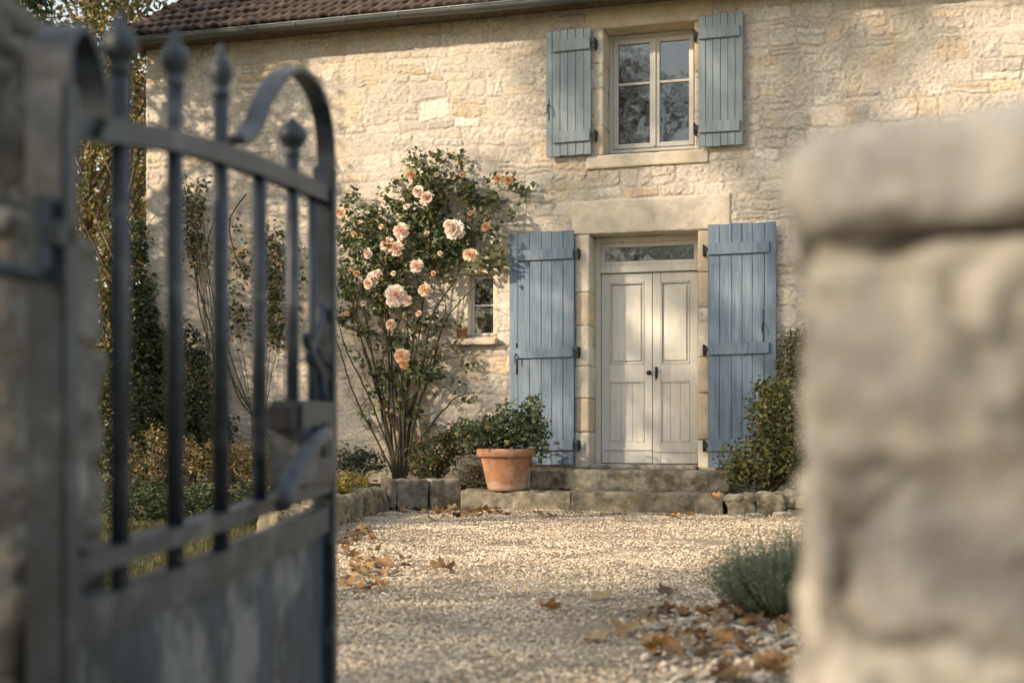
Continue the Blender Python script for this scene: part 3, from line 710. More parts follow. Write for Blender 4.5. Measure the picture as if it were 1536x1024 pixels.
def pebbles(P, size, seed, pal=GP, w=GW):
    r = np.random.default_rng(seed); n = len(P)
    sc3 = size[:, None] * np.stack([r.uniform(.8, 1.45, n), r.uniform(.65, 1.05, n), r.uniform(.38, .7, n)], 1)
    V = IV[None] * (1 + r.uniform(-.22, .22, (n, 12, 1))); V = V * sc3[:, None]
    tx, ty, a = r.normal(0, .3, n), r.normal(0, .3, n), r.uniform(0, 6.28, n)
    y = V[..., 1] * np.cos(tx)[:, None] - V[..., 2] * np.sin(tx)[:, None]; z = V[..., 1] * np.sin(tx)[:, None] + V[..., 2] * np.cos(tx)[:, None]; V[..., 1] = y; V[..., 2] = z
    x = V[..., 0] * np.cos(ty)[:, None] + V[..., 2] * np.sin(ty)[:, None]; z = -V[..., 0] * np.sin(ty)[:, None] + V[..., 2] * np.cos(ty)[:, None]; V[..., 0] = x; V[..., 2] = z
    x = V[..., 0] * np.cos(a)[:, None] - V[..., 1] * np.sin(a)[:, None]; y = V[..., 0] * np.sin(a)[:, None] + V[..., 1] * np.cos(a)[:, None]; V[..., 0] = x; V[..., 1] = y
    V = V + P[:, None]
    F = (np.arange(n)[:, None, None] * 12 + IF[None]).reshape(-1, 3)
    Pz = np.stack([P[:, 0], P[:, 1], np.zeros(n)], 1); pn = 1.08 + .16 * vnoise(Pz, .7, 31) + .12 * vnoise(Pz, .22, 32)
    C = np.repeat(pal[r.choice(len(pal), n, p=w)] * r.uniform(.78, 1.2, (n, 1)) * pn[:, None], 12, 0)
    return V.reshape(-1, 3), F, C
def undul(x, y):
    P = np.stack([x, y, np.zeros_like(x)], 1); return .010 * vnoise(P, .9, 3) + .007 * vnoise(P, .3, 4)
def drive_edge(y): return np.interp(y, [4, 9.6, 11.2, 12.4, 13.6, 14], [-1.62, -1.72, -1.58, -1.50, -1.25, -1.0])
r_ = np.random.default_rng(5); parts = []
for (y0, y1, dens, s0, s1) in ((3.9, 6.6, 5200, .004, .0095), (6.6, 9.4, 4300, .0045, .0105), (9.4, 13.75, 2900, .005, .0112)):
    n = int((y1 - y0) * (4.6) * dens * .6); y = r_.uniform(y0, y1, n)
    xl = np.maximum(drive_edge(y), -.16 * y - .15); xr = np.minimum(.30 * y + .3, 3.45); x = xl + (xr - xl) * r_.random(n)
    sz = s0 + (s1 - s0) * r_.random(n) ** 1.8
    thin = vnoise(np.stack([x, y, np.zeros(n)], 1), .35, 41) + .5 * vnoise(np.stack([x, y, np.zeros(n)], 1), .12, 42); kp = r_.random(n) > np.clip(thin * .9, 0, .75); x, y, sz = x[kp], y[kp], sz[kp]; n = len(x)
    z = undul(x, y) + sz * .25 + r_.random(n) * .004
    parts.append((np.stack([x, y, z], 1), sz))
nb = 1500; xx = r_.uniform(.45, 1.5, nb); yy = r_.uniform(4.0, 6.4, nb); k = (xx - .45) * .8 + r_.random(nb) * .5 > .45; xx, yy = xx[k], yy[k]; sz = r_.uniform(.012, .026, len(xx))
parts.append((np.stack([xx, yy, .008 + sz * .3], 1), sz))
g = Geo()
for i, (P, s_) in enumerate(parts): g.add(*pebbles(P, s_, 60 + i))
o = g.build('gravel', M['pebble'], None, False); tag(o, kind='stuff')

# ================================================================== GATE (iron, standing open), seen from its hinge side
GO = Vector((-.774, 2.2475, 0)); GD = Vector((.0392, .2525, 0)); GS = GD.length; GA = math.atan2(GD.y, GD.x)
gate = empty('garden_gate', tuple(GO), 'old slate-blue iron garden gate standing open, with ball-tipped bars and a swan-neck scroll', 'gate', GA)
# gate-local: x along the gate from the hinge, y across, z up; i = bar index, hinge stile at -1
def gx(i): return (i + 1) * GS
def gz(i, py): return CAMH + (YH - py) / FPX * 2.5 * (1 + .101 * i)
TOP = [(-1, 1.366), (0, 1.41), (1, 1.448), (2, 1.473), (3, 1.492), (4, 1.506), (5.15, 1.518)]
RA = [(-1, .615), (2, .652), (5.15, .697)]; RB = [(-1, .515), (2.2, .551), (5.15, .603)]
def rail(name, pts, w, t):
    P = smooth_curve([(gx(i), 0, z) for i, z in pts], 6); g = Geo(); g.add(*g_strap(P, (0, 1, 0), w, t)); return g.build(name, M['gate'], gate)
rail('top_rail', TOP, .040, .044); rail('middle_rail', RA, .055, .036); rail('lower_rail', RB, .045, .072)
def topz(i): return float(np.interp(i, [a for a, b in TOP], [b for a, b in TOP]))
def raz(i): return float(np.interp(i, [a for a, b in RA], [b for a, b in RA]))
for i, zt_, br in ((0, 1.572, .031), (1, 1.614, .029), (2, 1.655, .026), (3, None, 0), (4, 1.625, .036)):
    g = Geo(); r0 = .0180; zb_ = .56 if i < 3 else raz(i)
    ztop = zt_ if zt_ else topz(i)
    g.add(*g_tube([(gx(i), 0, zb_), (gx(i), 0, ztop)], [r0 * (1 + .08 * math.sin(i)), r0], 12)); b = g.build('bar', M['gate'], gate, True)
    if zt_:
        g = Geo(); g.add(*g_lathe([(.017, -.06), (.022, -.045), (.018, -.036), (br * .8, -.024), (br * 1.12, -.004), (br * 1.05, .014), (br * .75, .028), (br * .4, .038), (.008, .046 if i == 4 else .058), (.002, .050 if i == 4 else .070)], 18, gx(i), 0, ztop))
        g.build('ball_finial', M['gate'], b, True)
g = Geo(); g.add(*g_tube([(gx(4.72), .004, raz(4.7)), (gx(4.72), .004, topz(4.7))], [.012, .012], 10)); g.build('bar', M['gate'], gate, True)
g = Geo(); g.add(*g_box(-.028, .028, -.036, .036, .02, 1.44, .006)); g.build('hinge_stile', M['gate'], gate)
g = Geo(); g.add(*g_box(gx(5.15) - .022, gx(5.15) + .022, -.031, .031, .02, 1.60, .005)); g.build('latch_stile', M['gate'], gate)
# swan-neck scroll rising from the latch stile
sp = [(5.15, 300), (5.2, 235), (5.05, 175), (4.65, 130), (4.05, 106), (3.55, 116), (3.1, 152), (2.85, 185), (2.62, 205), (2.40, 213), (2.28, 205)]
g = Geo(); g.add(*g_strap(smooth_curve([(gx(i), 0, gz(i, y)) for i, y in sp], 6), (0, 1, 0), .052, .013)); g.build('scroll', M['gate'], gate)
g = Geo(); g.add(*g_strap(smooth_curve([(0, 0, 1.42), (.0, 0, 1.50), (.05, 0, 1.545), (.10, 0, 1.52), (.135, 0, 1.46), (.14, 0, 1.40), (.11, 0, 1.375)], 6), (0, 1, 0), .070, .014)); g.build('scroll', M['gate'], gate)
g = Geo()   # small curled ornament inside the latch stile
g.add(*g_tube(smooth_curve([(gx(5.0), 0, gz(5, 460)), (gx(4.85), 0, gz(4.85, 500)), (gx(4.55), 0, gz(4.6, 520)), (gx(4.45), 0, gz(4.5, 500))], 5), .013, 8))
g.add(*g_tube(smooth_curve([(gx(5.05), 0, gz(5, 600)), (gx(4.9), 0, gz(4.9, 560)), (gx(4.6), 0, gz(4.6, 530)), (gx(4.75), 0, gz(4.75, 515)), (gx(5.0), 0, gz(5, 545))], 5), [.02] * 10 + [.014] * 11, 8))
g.build('curled_ornament', M['gate'], gate, True)
g = Geo(); g.add(*g_strap(smooth_curve([(.02, 0, .70), (.06, 0, .66), (.14, 0, .63), (.2, 0, .632)], 5), (0, 1, 0), .035, .014)); g.build('corner_brace', M['gate'], gate)
# sheet panel with a raised border
g = Geo(); g.add(*g_box(.03, gx(5.15) - .022, -.004, .004, .05, .56, 0)); pn = g.build('lower_panel', M['gatepanel'], gate)
g = Geo(); g.add(*g_box(.03, gx(5.15) - .024, -.02, .02, .04, .085, .003)); g.add(*g_box(.032, .06, -.016, .016, .09, .50, .003)); g.build('panel_border', M['gate'], pn)
# lock case with key plate, and drop handle
bx0, bx1 = gx(3.75), gx(5.15) - .024
g = Geo(); V, F = g_box(bx0, bx1, -.046, .046, .705, .93, .008); g.add(V, F); lk = g.build('lock_case', M['gate'], gate)
g = Geo(); g.add(*g_box(gx(4.45), gx(4.75), -.0525, -.0465, .775, .875, .006)); g.build('key_plate', M['iron'], lk)
g = Geo(); g.add(*g_box(bx0 - .05, bx0 - .001, -.034, .034, .85, .91, .004)); g.build('latch_bolt', M['iron'], lk)
g = Geo(); g.add(*g_tube(smooth_curve([(gx(4.2), -.046, .845), (gx(4.1), -.085, .84), (gx(3.7), -.09, .825), (gx(3.35), -.085, .785), (gx(2.95), -.08, .72), (gx(2.8), -.08, .69)], 6), [.020] * 10 + [.022] * 12 + [.026] * 9, 10))
g.add(*g_lathe([(.004, -.03), (.02, -.022), (.027, 0), (.02, .022), (.004, .03)], 16, gx(2.78), -.08, .685)); g.build('latch_handle', M['gate'], lk, True)
for z in (.35, 1.18):
    g = Geo(); g.add(*g_tube([(-.045, 0, z - .06), (-.045, 0, z + .06)], .020, 12)); g.add(*g_box(-.05, .02, -.036, .036, z - .02, z + .02, .004)); g.add(*g_tube([(-.045, 0, z - .07), (-.17, .02, z - .07)], .014, 8)); g.build('hinge', M['gate'], gate, False)

# ================================================================== GATE PILLARS
def masonry_pillar(W, Dp, H, seed, z0=-.05, step=.012, relief=.035, ch=(.16, .30), cw=(.22, .45), pal=None, round_=.04):
    """four rough masonry faces wrapped round a rectangular pier"""
    per = 2 * (W + Dp); X, Y, Hh, C = masonry(per, H, step, seed, ch, cw, .12, relief, .03, pal, (.25, .235, .21), .8)
    nx, nz = X.shape; t = X[:, 0]
    cx = []; nr = []
    for q in t:
        if q < W: p = (q, 0); n = (0, -1)
        elif q < W + Dp: p = (W, q - W); n = (1, 0)
        elif q < 2 * W + Dp: p = (W - (q - W - Dp), Dp); n = (0, 1)
        else: p = (0, Dp - (q - 2 * W - Dp)); n = (-1, 0)
        c = (min(max(p[0], round_), W - round_), min(max(p[1], round_), Dp - round_)); d = (p[0] - c[0], p[1] - c[1]); L = math.hypot(*d)
        if d[0] and d[1]: n = (d[0] / L, d[1] / L)
        else: n = (d[0] / L, d[1] / L) if L else n
        cx.append((c[0] + n[0] * round_, c[1] + n[1] * round_)); nr.append(n)
    cx = np.array(cx); nr = np.array(nr)
    Hh[-1] = Hh[0]
    V = np.stack([cx[:, 0:1] + nr[:, 0:1] * Hh, cx[:, 1:2] + nr[:, 1:2] * Hh, Y + z0], -1)
    return V.reshape(-1, 3), grid_faces(nx, nz), C.reshape(-1, 3)
GPAL = [(.36, .325, .27), (.42, .385, .325), (.31, .275, .22), (.45, .40, .33), (.33, .31, .28), (.40, .345, .26)]
# right pillar: close to the lens, left side turned edge-on
th = math.atan2(1205 - CX, FPX)
pr = empty('gate_pillar', (.2245 * 1.38, 1.38, 0), 'pale rounded-cap stone gate pillar close by on the right, unlit and lichened', 'gate pillar', -th - .01)
V, F, C = masonry_pillar(.52, .46, 1.10, 21, relief=.020, pal=[(p[0] * 1.12, p[1] * 1.18, p[2] * 1.30) for p in GPAL]); Geo().add(V, F, C).build('pillar_body', M['pillar'], pr, True)
g = Geo(); V, F, C = g_stone(-.022, .56, -.04, .50, 1.06, 1.150, .036, .016, .014, 71, (.30, .295, .285))
V[:, 2] += np.where(V[:, 2] > 1.10, .042 * np.clip((V[:, 0] + .02) / .3, 0, 1) ** .8, 0); g.add(V, F, C); g.build('capstone', M['pillar'], pr, True)
# left pillar behind the hinges
pl = empty('gate_pillar', (-1.42, 2.32, 0), 'tall grey stone gate pillar on the left, carrying the gate hinges', 'gate pillar', -.05)
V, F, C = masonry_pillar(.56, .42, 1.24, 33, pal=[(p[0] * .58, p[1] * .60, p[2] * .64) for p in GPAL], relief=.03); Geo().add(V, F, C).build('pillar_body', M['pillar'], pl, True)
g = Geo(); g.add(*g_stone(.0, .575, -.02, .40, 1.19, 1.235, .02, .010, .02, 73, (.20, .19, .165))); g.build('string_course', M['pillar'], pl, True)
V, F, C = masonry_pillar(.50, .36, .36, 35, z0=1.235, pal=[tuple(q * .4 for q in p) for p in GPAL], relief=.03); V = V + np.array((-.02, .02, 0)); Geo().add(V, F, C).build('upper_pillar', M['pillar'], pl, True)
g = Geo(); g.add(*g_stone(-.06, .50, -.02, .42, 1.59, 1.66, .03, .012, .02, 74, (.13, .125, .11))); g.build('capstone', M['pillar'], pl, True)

# ================================================================== CLIMBING ROSE
ROSEG = [(.065, .092, .045), (.095, .125, .056), (.13, .16, .068), (.18, .19, .07), (.18, .13, .035), (.22, .11, .04)]
ROSEW = [.28, .3, .2, .13, .06, .03]
rb_ = WP(598, 705, .30); rb_.z = .26
rose = empty('climbing_rose', tuple(rb_), 'large climbing rose with peach-pink blooms fanned against the wall left of the tall blue shutter', 'climbing rose')
ell = [(622, 365, 88, 62, 1.0), (560, 405, 58, 55, .55), (540, 345, 40, 42, .30), (676, 375, 42, 42, .42), (650, 285, 62, 38, .38), (722, 330, 24, 40, .22), (600, 320, 50, 40, .3),
       (635, 252, 32, 22, .12), (520, 400, 24, 75, .2), (680, 290, 46, 22, .14), (725, 290, 34, 12, .05), (595, 440, 66, 22, .2)]
cents = []
for (x, y, rx, ry, w) in ell:
    o_ = .20; cents.append((tuple(WP(x, y, o_)), (rx / FPX * D(x), .17, ry / FPX * D(x)), w))
P = clumps(cents, 330, 9, .055, 3, .25)
sparse = [(690, 240), (618, 238), (700, 262), (590, 275), (575, 300), (740, 270), (768, 272), (782, 288), (790, 284), (745, 300), (760, 325), (525, 300), (535, 292), (512, 310), (735, 392), (745, 380), (680, 520), (655, 530), (700, 545), (683, 575), (560, 470), (520, 480), (540, 500), (640, 490), (585, 560), (660, 560), (650, 590), (705, 600), (610, 610), (540, 540), (750, 395), (745, 372), (730, 400), (700, 340), (655, 235), (675, 232), (505, 350), (560, 500), (590, 510), (575, 540), (620, 500), (645, 520), (560, 585), (600, 580), (630, 575), (530, 470), (665, 480), (548, 640), (640, 640), (610, 520), (585, 620), (512, 430), (508, 480)]
for (x, y) in sparse:
    n_ = rnd.randint(8, 18); P = np.concatenate([P, np.array(WP(x, y, rnd.uniform(.06, .25)))[None] + rng.normal(size=(n_, 3)) * .05])
for _ in range(46):
    t_ = rnd.uniform(.25, 1); q_ = WP(600 + rnd.uniform(-92, 92) * t_, 690 - 225 * t_, rnd.uniform(.06, .26)); P = np.concatenate([P, np.array(q_)[None] + rng.normal(size=(rnd.randint(4, 12), 3)) * .045])
V, F, C = leaf_cloud(P, .070, ROSEG, ROSEW, 4, aspect=.74, bias=(NN * .6)[:])
Geo().add(V, F, C).move(rb_).build('foliage', M['leaf'], rose)
canes = [((600, 700), (560, 610), (518, 520), (500, 450)), ((596, 698), (572, 600), (540, 500), (515, 400)), ((592, 700), (575, 620), (560, 540), (545, 440), (550, 340)),
         ((598, 700), (590, 610), (585, 500), (570, 400)), ((600, 698), (600, 600), (612, 500), (600, 400), (590, 300)), ((602, 700), (608, 610), (618, 520), (640, 430), (650, 330), (640, 250)),
         ((604, 698), (618, 620), (635, 540), (650, 470), (690, 400), (700, 300), (690, 238)), ((606, 700), (625, 620), (650, 545), (668, 480), (720, 420)), ((606, 700), (630, 660), (680, 600), (705, 590)),
         ((596, 700), (560, 650), (530, 590), (508, 520), (495, 505)), ((601, 700), (590, 640), (570, 560), (600, 480), (640, 430)), ((600, 695), (608, 640), (600, 560), (580, 500), (560, 450), (520, 440)),
         ((640, 430), (700, 330), (735, 285), (790, 285)), ((612, 610), (640, 560), (670, 530), (690, 500)), ((590, 640), (545, 560), (530, 500))]
for _ in range(7):
    a_ = rnd.uniform(520, 680); canes.append(((600 + rnd.uniform(-8, 8), 699), (600 + (a_ - 600) * .25 + rnd.uniform(-14, 14), 630), (600 + (a_ - 600) * .7 + rnd.uniform(-22, 22), 545), (a_, 470), (a_ + rnd.uniform(-40, 40), 400)))
for k, c in enumerate(canes):
    n_ = len(c); pts = [WP(x, y, (.30 if i == 0 else rnd.uniform(.08, .24))) for i, (x, y) in enumerate(c)]
    if c[0][1] > 690: pts[0].z = .24
    P_ = smooth_curve(pts, 9); rad = .015 if c[0][1] > 690 else .006
    if k in (2, 5, 6, 7): rad = .019
    P_ = [p + Vector((rnd.uniform(-1, 1), rnd.uniform(-1, 1), rnd.uniform(-1, 1))) * .006 for p in P_]
    g = Geo(); g.add(*g_tube(P_, [rad * (1 - .75 * i / len(P_)) for i in range(len(P_))], 7)); g.move(rb_)
    # side twigs
    for _ in range(7):
        a = P_[rnd.randrange(len(P_) // 3, len(P_))]; d = Vector((rnd.uniform(-1, 1), rnd.uniform(-.6, .1), rnd.uniform(-.2, 1))).normalized()
        L = rnd.uniform(.10, .32); v, f = g_tube([a, a + d * L * .5 + Vector((0, 0, .02)), a + d * L], [.004, .003, .0015], 4); g.add(np.array(v) - np.array(rb_), f)
    g.build('cane', M['cane'], rose, True)
def flower_geo(seed, tint):
    r = np.random.default_rng(seed); g = Geo()
    layers = [(5, .010, 1.35, .5), (6, .020, 1.05, .75), (7, .030, .75, .95), (7, .040, .42, 1.05), (6, .046, .12, 1.05)]
    for li, (n, rad, tilt, sc_) in enumerate(layers):
        for k in range(n):
            a = 2 * math.pi * (k + .5 * li) / n + r.uniform(-.25, .25); u_ = np.linspace(-1, 1, 4); v_ = np.linspace(0, 1, 4); UU, VV = np.meshgrid(u_, v_, indexing='ij')
            L = .040 * sc_ * r.uniform(.85, 1.15); w = .024 * sc_; tl = tilt + r.uniform(-.15, .15)
            out = VV * L * math.cos(tl) + .004 * li + .25 * L * VV ** 2 * (li > 2); z = VV * L * math.sin(tl) + .012 * (1 - (VV - .6) ** 2) - .004 * li - .006 * UU ** 2 * VV * (1 if li > 2 else -1) + r.uniform(-.002, .002)
            y = UU * w * np.sin(np.clip(VV * .9 + .25, 0, 1) * math.pi * .62); x = out + .004 * UU ** 2
            X = x * math.cos(a) - y * math.sin(a); Y = x * math.sin(a) + y * math.cos(a)
            c = np.array(tint) * (1.05 - .10 * (4 - li) * np.array((.3, .9, 1.1))) * r.uniform(.94, 1.05)
            I = np.arange(16).reshape(4, 4); F = np.stack([I[:-1, :-1], I[1:, :-1], I[1:, 1:], I[:-1, 1:]], -1).reshape(-1, 4)
            g.add(np.stack([X, Y, z], -1).reshape(-1, 3), F, np.clip(c, 0, .9))
    return g
tints = [(.85, .735, .63), (.88, .81, .73), (.83, .68, .50), (.74, .50, .30)]
fm = [flower_geo(20 + i, tints[i]).build('bloom', M['petal'], rose, True) for i in range(4)]
blooms = [(681, 344, 15, 1), (602, 347, 12, 0), (581, 368, 12, 0), (594, 373, 12, 0), (640, 297, 11, 0), (627, 287, 9, 1), (625, 399, 10, 0), (558, 420, 12, 1), (594, 443, 16, 1), (637, 435, 10, 2), (551, 380, 8, 1), (511, 319, 9, 2),
          (705, 382, 11, 2), (603, 534, 12, 2), (586, 486, 8, 2), (690, 350, 8, 0), (609, 450, 9, 0), (588, 452, 9, 1), (617, 262, 7, 3), (747, 268, 6, 3), (762, 270, 7, 3), (552, 425, 8, 0), (729, 340, 7, 3), (606, 545, 8, 3), (566, 412, 8, 1), (674, 338, 9, 1), (530, 350, 4, 2), (575, 305, 4, 0), (655, 262, 4, 2), (610, 310, 5, 1), (660, 380, 4, 2), (545, 455, 4, 0), (628, 470, 5, 2), (705, 320, 4, 3), (572, 340, 4, 2), (640, 350, 4, 0), (535, 410, 5, 3), (590, 410, 4, 1), (520, 470, 4, 3), (650, 410, 4, 3), (693, 262, 4, 3)]
for k, (x, y, r_p, t) in enumerate(blooms):
    o = fm[t] if k in (0, 1, 9, 18) and not fm[t].get('used') else fm[t].copy()
    if o is fm[t]: o['used'] = 1
    else:
        if 'used' in o: del o['used']
        col.objects.link(o)
    o.parent = rose; p = WP(x, y, .36 + rnd.uniform(-.03, .05)); o.location = p - rb_
    d = Vector((NN.x + rnd.uniform(-.35, .35), NN.y, rnd.uniform(-.1, .45))).normalized(); o.rotation_mode = 'QUATERNION'
    o.rotation_quaternion = d.to_track_quat('Z', 'Y') @ Matrix.Rotation(rnd.uniform(0, 6.28), 4, 'Z').to_quaternion(); sc_ = r_p / FPX * D(x) / .062 * .9; o.scale = (sc_,) * 3
for f_ in fm:
    if 'used' in f_: del f_['used']

# ================================================================== POTS
pc = G(760, 738, .20); pc = hw(S(760, .80), .80, .20); pc = Vector((-.058, 13.88, .20))
pot = empty('potted_plant', tuple(pc), 'big weathered terracotta pot of leafy green geranium on the bottom step', 'potted plant')
g = Geo(); g.add(*g_lathe([(.165, 0), (.185, .0), (.190, .015), (.195, .03), (.202, .055), (.208, .08), (.215, .105), (.222, .13), (.231, .17), (.240, .22), (.251, .27), (.262, .32), (.268, .345), (.300, .352), (.308, .36), (.312, .40), (.308, .43), (.296, .436), (.280, .43), (.275, .39), (.268, .36), (.1, .355)], 56, wob=.004)); pv = g.v[0]; ps_ = vnoise(pv, .12, 5); w_ = np.clip((.10 + .035 * ps_ - pv[:, 2]) / .03, 0, 1) * np.clip((pv[:, 2] - .012) / .02, 0, 1) * .8 + np.clip(vnoise(pv, .07, 8) * 2 - .7, 0, 1) * .5
g.c = [np.ones((len(pv), 3)) * (1 - w_[:, None]) + np.array((1.25, 1.9, 2.6)) * w_[:, None]]
g.build('pot', M['terra'], pot, True)
g = Geo(); g.add(*g_lathe([(.276, .372), (.2, .392), (.05, .40)], 24)); g.build('soil', M['soil'], pot, True)
GER = [(.12, .16, .085), (.15, .19, .10), (.08, .11, .06), (.16, .18, .07), (.27, .23, .07)]
cents = [((pc.x - .02, pc.y, pc.z + .58), (.46, .30, .17), 1.0), ((pc.x + .20, pc.y, pc.z + .68), (.22, .2, .18), .5), ((pc.x - .28, pc.y, pc.z + .62), (.24, .22, .15), .4), ((pc.x + .28, pc.y - .02, pc.z + .85), (.07, .08, .15), .12), ((pc.x - .04, pc.y, pc.z + .80), (.06, .06, .12), .08), ((pc.x + .36, pc.y - .05, pc.z + .42), (.10, .1, .1), .1)]

def foliage_on(root, cents, nt, per, sig, ls, pal, pw, seed, stems=20, stem_r=.004, aspect=.6, base=None, up=.35):
    loc = Vector(root.location); P = clumps(cents, nt, per, sig, seed); V, F, C = leaf_cloud(P, ls, pal, pw, seed, aspect=aspect, up=up)
    Geo().add(V, F, C).move(loc).build('foliage', M['leaf'], root); g = Geo(); r = random.Random(seed); b = Vector(base or root.location)
    for i in range(stems):
        q = Vector(P[r.randrange(len(P))]); a = b + Vector((r.uniform(-.12, .12), r.uniform(-.12, .12), 0)) * min(1, (q - b).length)
        m = a.lerp(q, .5) + Vector((0, 0, .12 * (q - a).length)); g.add(*g_tube(smooth_curve([a, m, q], 5), [stem_r * (1 - .06 * k) for k in range(11)], 5))
    if stems: g.move(loc).build('stems', M['cane'], root, True)
foliage_on(pot, cents, 260, 8, .045, .052, GER, [.3, .3, .22, .13, .05], 9, 40, base=(pc.x, pc.y, pc.z + .38), aspect=.85)
# little pot on the ledge
q = hw(S(693, .035), .035, SHELF_Z + .001)
sp_ = empty('potted_plant', tuple(q), 'tiny terracotta pot with a wispy dry sprig on the narrow window ledge', 'potted plant')
g = Geo(); g.add(*g_lathe([(.045, 0), (.05, .0), (.062, .09), (.066, .092), (.067, .12), (.06, .122), (.056, .10), (.01, .1)], 28)); g.build('pot', M['terra'], sp_, True)
foliage_on(sp_, [((q.x, q.y, q.z + .2), (.05, .05, .10), 1)], 14, 4, .02, .03, [(.16, .14, .05), (.09, .11, .04), (.28, .15, .07)], None, 10, 8, .002, base=(q.x, q.y, q.z + .1))

# ================================================================== SHRUBS AND BED PLANTS
def E3(px, py, o, rx, ro, rz, w=1.0): return (tuple(WP(px, py, o)), (rx, ro, rz), w)
def at(px, o, z): return tuple(hw(S(px, o), o, z))
OLIVE = [(.075, .10, .04), (.11, .13, .05), (.18, .18, .065), (.23, .21, .07), (.035, .055, .022), (.40, .34, .16)]
bush('shrub', 'bushy olive and yellow-green shrub growing at the foot of the right-hand tall blue shutter', 'shrub', at(1150, .75, .18),
     [E3(1145, 690, .75, .42, .25, .26, 1.0), E3(1175, 620, .65, .33, .25, .34, 1.0), E3(1200, 660, .7, .30, .25, .50, .6), E3(1150, 590, .6, .14, .12, .15, .15), E3(1112, 705, .8, .12, .1, .12, .15)], 430, 11, .045, .055, OLIVE, [.17, .24, .25, .22, .05, .07], 26, 12, stem_r=.008)
bush('climbing_vine', 'pale-leaved climber rising up the wall right of the tall blue shutter', 'climber', at(1190, .2, .2),
     [E3(1185, 540, .12, .14, .08, .28, 1), E3(1190, 590, .15, .16, .1, .4, .8), E3(1196, 505, .1, .10, .06, .14, .3), E3(1215, 560, .12, .2, .08, .5, .6)], 130, 9, .035, .045, [(.10, .12, .05), (.17, .17, .08), (.30, .27, .15), (.06, .08, .03)], None, 9, 13, stem_r=.005)
bush('shrub', 'low bronze-tinged shrub between the rose canes and the terracotta pot', 'shrub', at(655, .55, .22),
     [E3(655, 680, .55, .30, .22, .22, 1), E3(690, 660, .5, .2, .18, .2, .6), E3(640, 700, .6, .22, .18, .12, .4)], 210, 9, .035, .045, [(.07, .09, .03), (.12, .12, .035), (.05, .07, .03), (.26, .14, .05), (.18, .17, .06)], [.3, .25, .2, .12, .13], 14, 14)
bush('grass_clump', 'round grey-brown tuft of dry plants between the low shrub and the terracotta pot', 'plant', at(708, .75, .2), [E3(708, 712, .72, .18, .15, .14, 1)], 90, 10, .03, .03, [(.12, .11, .08), (.17, .15, .10), (.08, .085, .05)], None, 10, 15)
bush('flowering_plant', 'low yellow-green sedum cushion in the bed beside the gate edge', 'plant', (-1.75, 12.7, .22), [((-1.78, 12.7, .30), (.24, .3, .07), 1), ((-1.6, 13.1, .32), (.2, .3, .08), .7)], 170, 12, .025, .03, [(.38, .28, .05), (.28, .25, .06), (.12, .13, .04), (.45, .33, .08)], None, 6, 16, up=1)
bush('flowering_plant', 'grey-green low plant with small white heads in front of the rose base', 'plant', at(545, .6, .25), [E3(545, 695, .6, .3, .2, .12, 1), E3(520, 690, .7, .25, .2, .16, .8)], 130, 10, .03, .04, [(.06, .08, .045), (.09, .11, .07), (.30, .30, .24), (.05, .06, .03)], [.4, .35, .08, .17], 10, 17)
# climbers on the left part of the wall, seen between the bars
VG = [(.07, .09, .035), (.10, .125, .045), (.05, .07, .028), (.22, .14, .04), (.32, .18, .05), (.16, .15, .05)]
VW = [.3, .26, .18, .08, .06, .12]
def vine(label, px, o, cents, nt, seed, per=9, ls=.06, stems=7, ends=()):
    root = empty('climbing_vine', at(px, o, .2), label, 'climber')
    foliage_on(root, cents, int(nt * .75), per, .075, ls, VG, VW, seed, stems, .007, base=at(px, o, .2))
    g = Geo()
    for e in ends: g.add(*g_tube(smooth_curve([WP(x, y, .06) for x, y in e], 8), .009, 6))
    if ends: g.move(root.location).build('bare_cane', M['cane'], root, True)
vine('thin climber with bare arching canes on the wall between the left gate bars', 340, .15, [E3(290, 310, .08, .16, .08, .36, .9), E3(285, 360, .08, .16, .08, .25, .6), E3(300, 400, .1, .22, .08, .2, .2), E3(350, 340, .08, .3, .06, .2, .1)], 90, 20,
     ends=[((440, 690), (400, 650), (345, 560), (300, 440), (285, 350)), ((420, 690), (370, 600), (330, 480), (310, 380), (330, 310)), ((430, 700), (395, 640), (360, 600), (340, 540)), ((330, 560), (300, 470), (295, 400)), ((372, 420), (352, 380), (345, 330), (370, 290))])
vine('leafy climber with yellowing leaves seen between the fourth and fifth gate bars', 385, .15, [E3(405, 400, .12, .16, .1, .45, 1), E3(400, 480, .12, .2, .1, .35, .9), E3(352, 470, .1, .14, .08, .30, .5), E3(358, 400, .1, .12, .08, .2, .25), E3(440, 420, .1, .15, .1, .5, .35), E3(405, 350, .1, .16, .08, .12, .2)], 210, 21)
ivy = bush('ivy', 'dark green ivy swallowing the left corner of the house', 'ivy', at(215, .15, 0), [E3(208, 470, .1, .22, .2, .5, 1), E3(215, 560, .2, .35, .3, .6, 1.4), E3(235, 640, .3, .45, .35, .5, 1.3), E3(205, 380, .05, .12, .12, .5, .35), E3(228, 520, .1, .2, .12, .4, .5)], 480, 10, .06, .075, [(.045, .068, .028), (.065, .09, .038), (.085, .11, .048), (.24, .20, .08), (.16, .17, .12)], [.36, .3, .2, .05, .09], 10, 22, stem_r=.01)
bush('shrub', 'dark evergreen shrub against the wall behind the left gate bars', 'shrub', at(290, .4, .1), [E3(285, 590, .35, .32, .25, .55, 1), E3(300, 660, .45, .4, .3, .4, 1), E3(275, 520, .25, .2, .15, .25, .3)], 330, 10, .055, .06, [(.03, .048, .022), (.045, .065, .028), (.07, .085, .04), (.13, .12, .06)], [.38, .32, .2, .1], 12, 23, stem_r=.01)
STRAW = [(.30, .22, .10), (.22, .18, .07), (.38, .30, .17), (.12, .13, .045), (.20, .12, .05)]
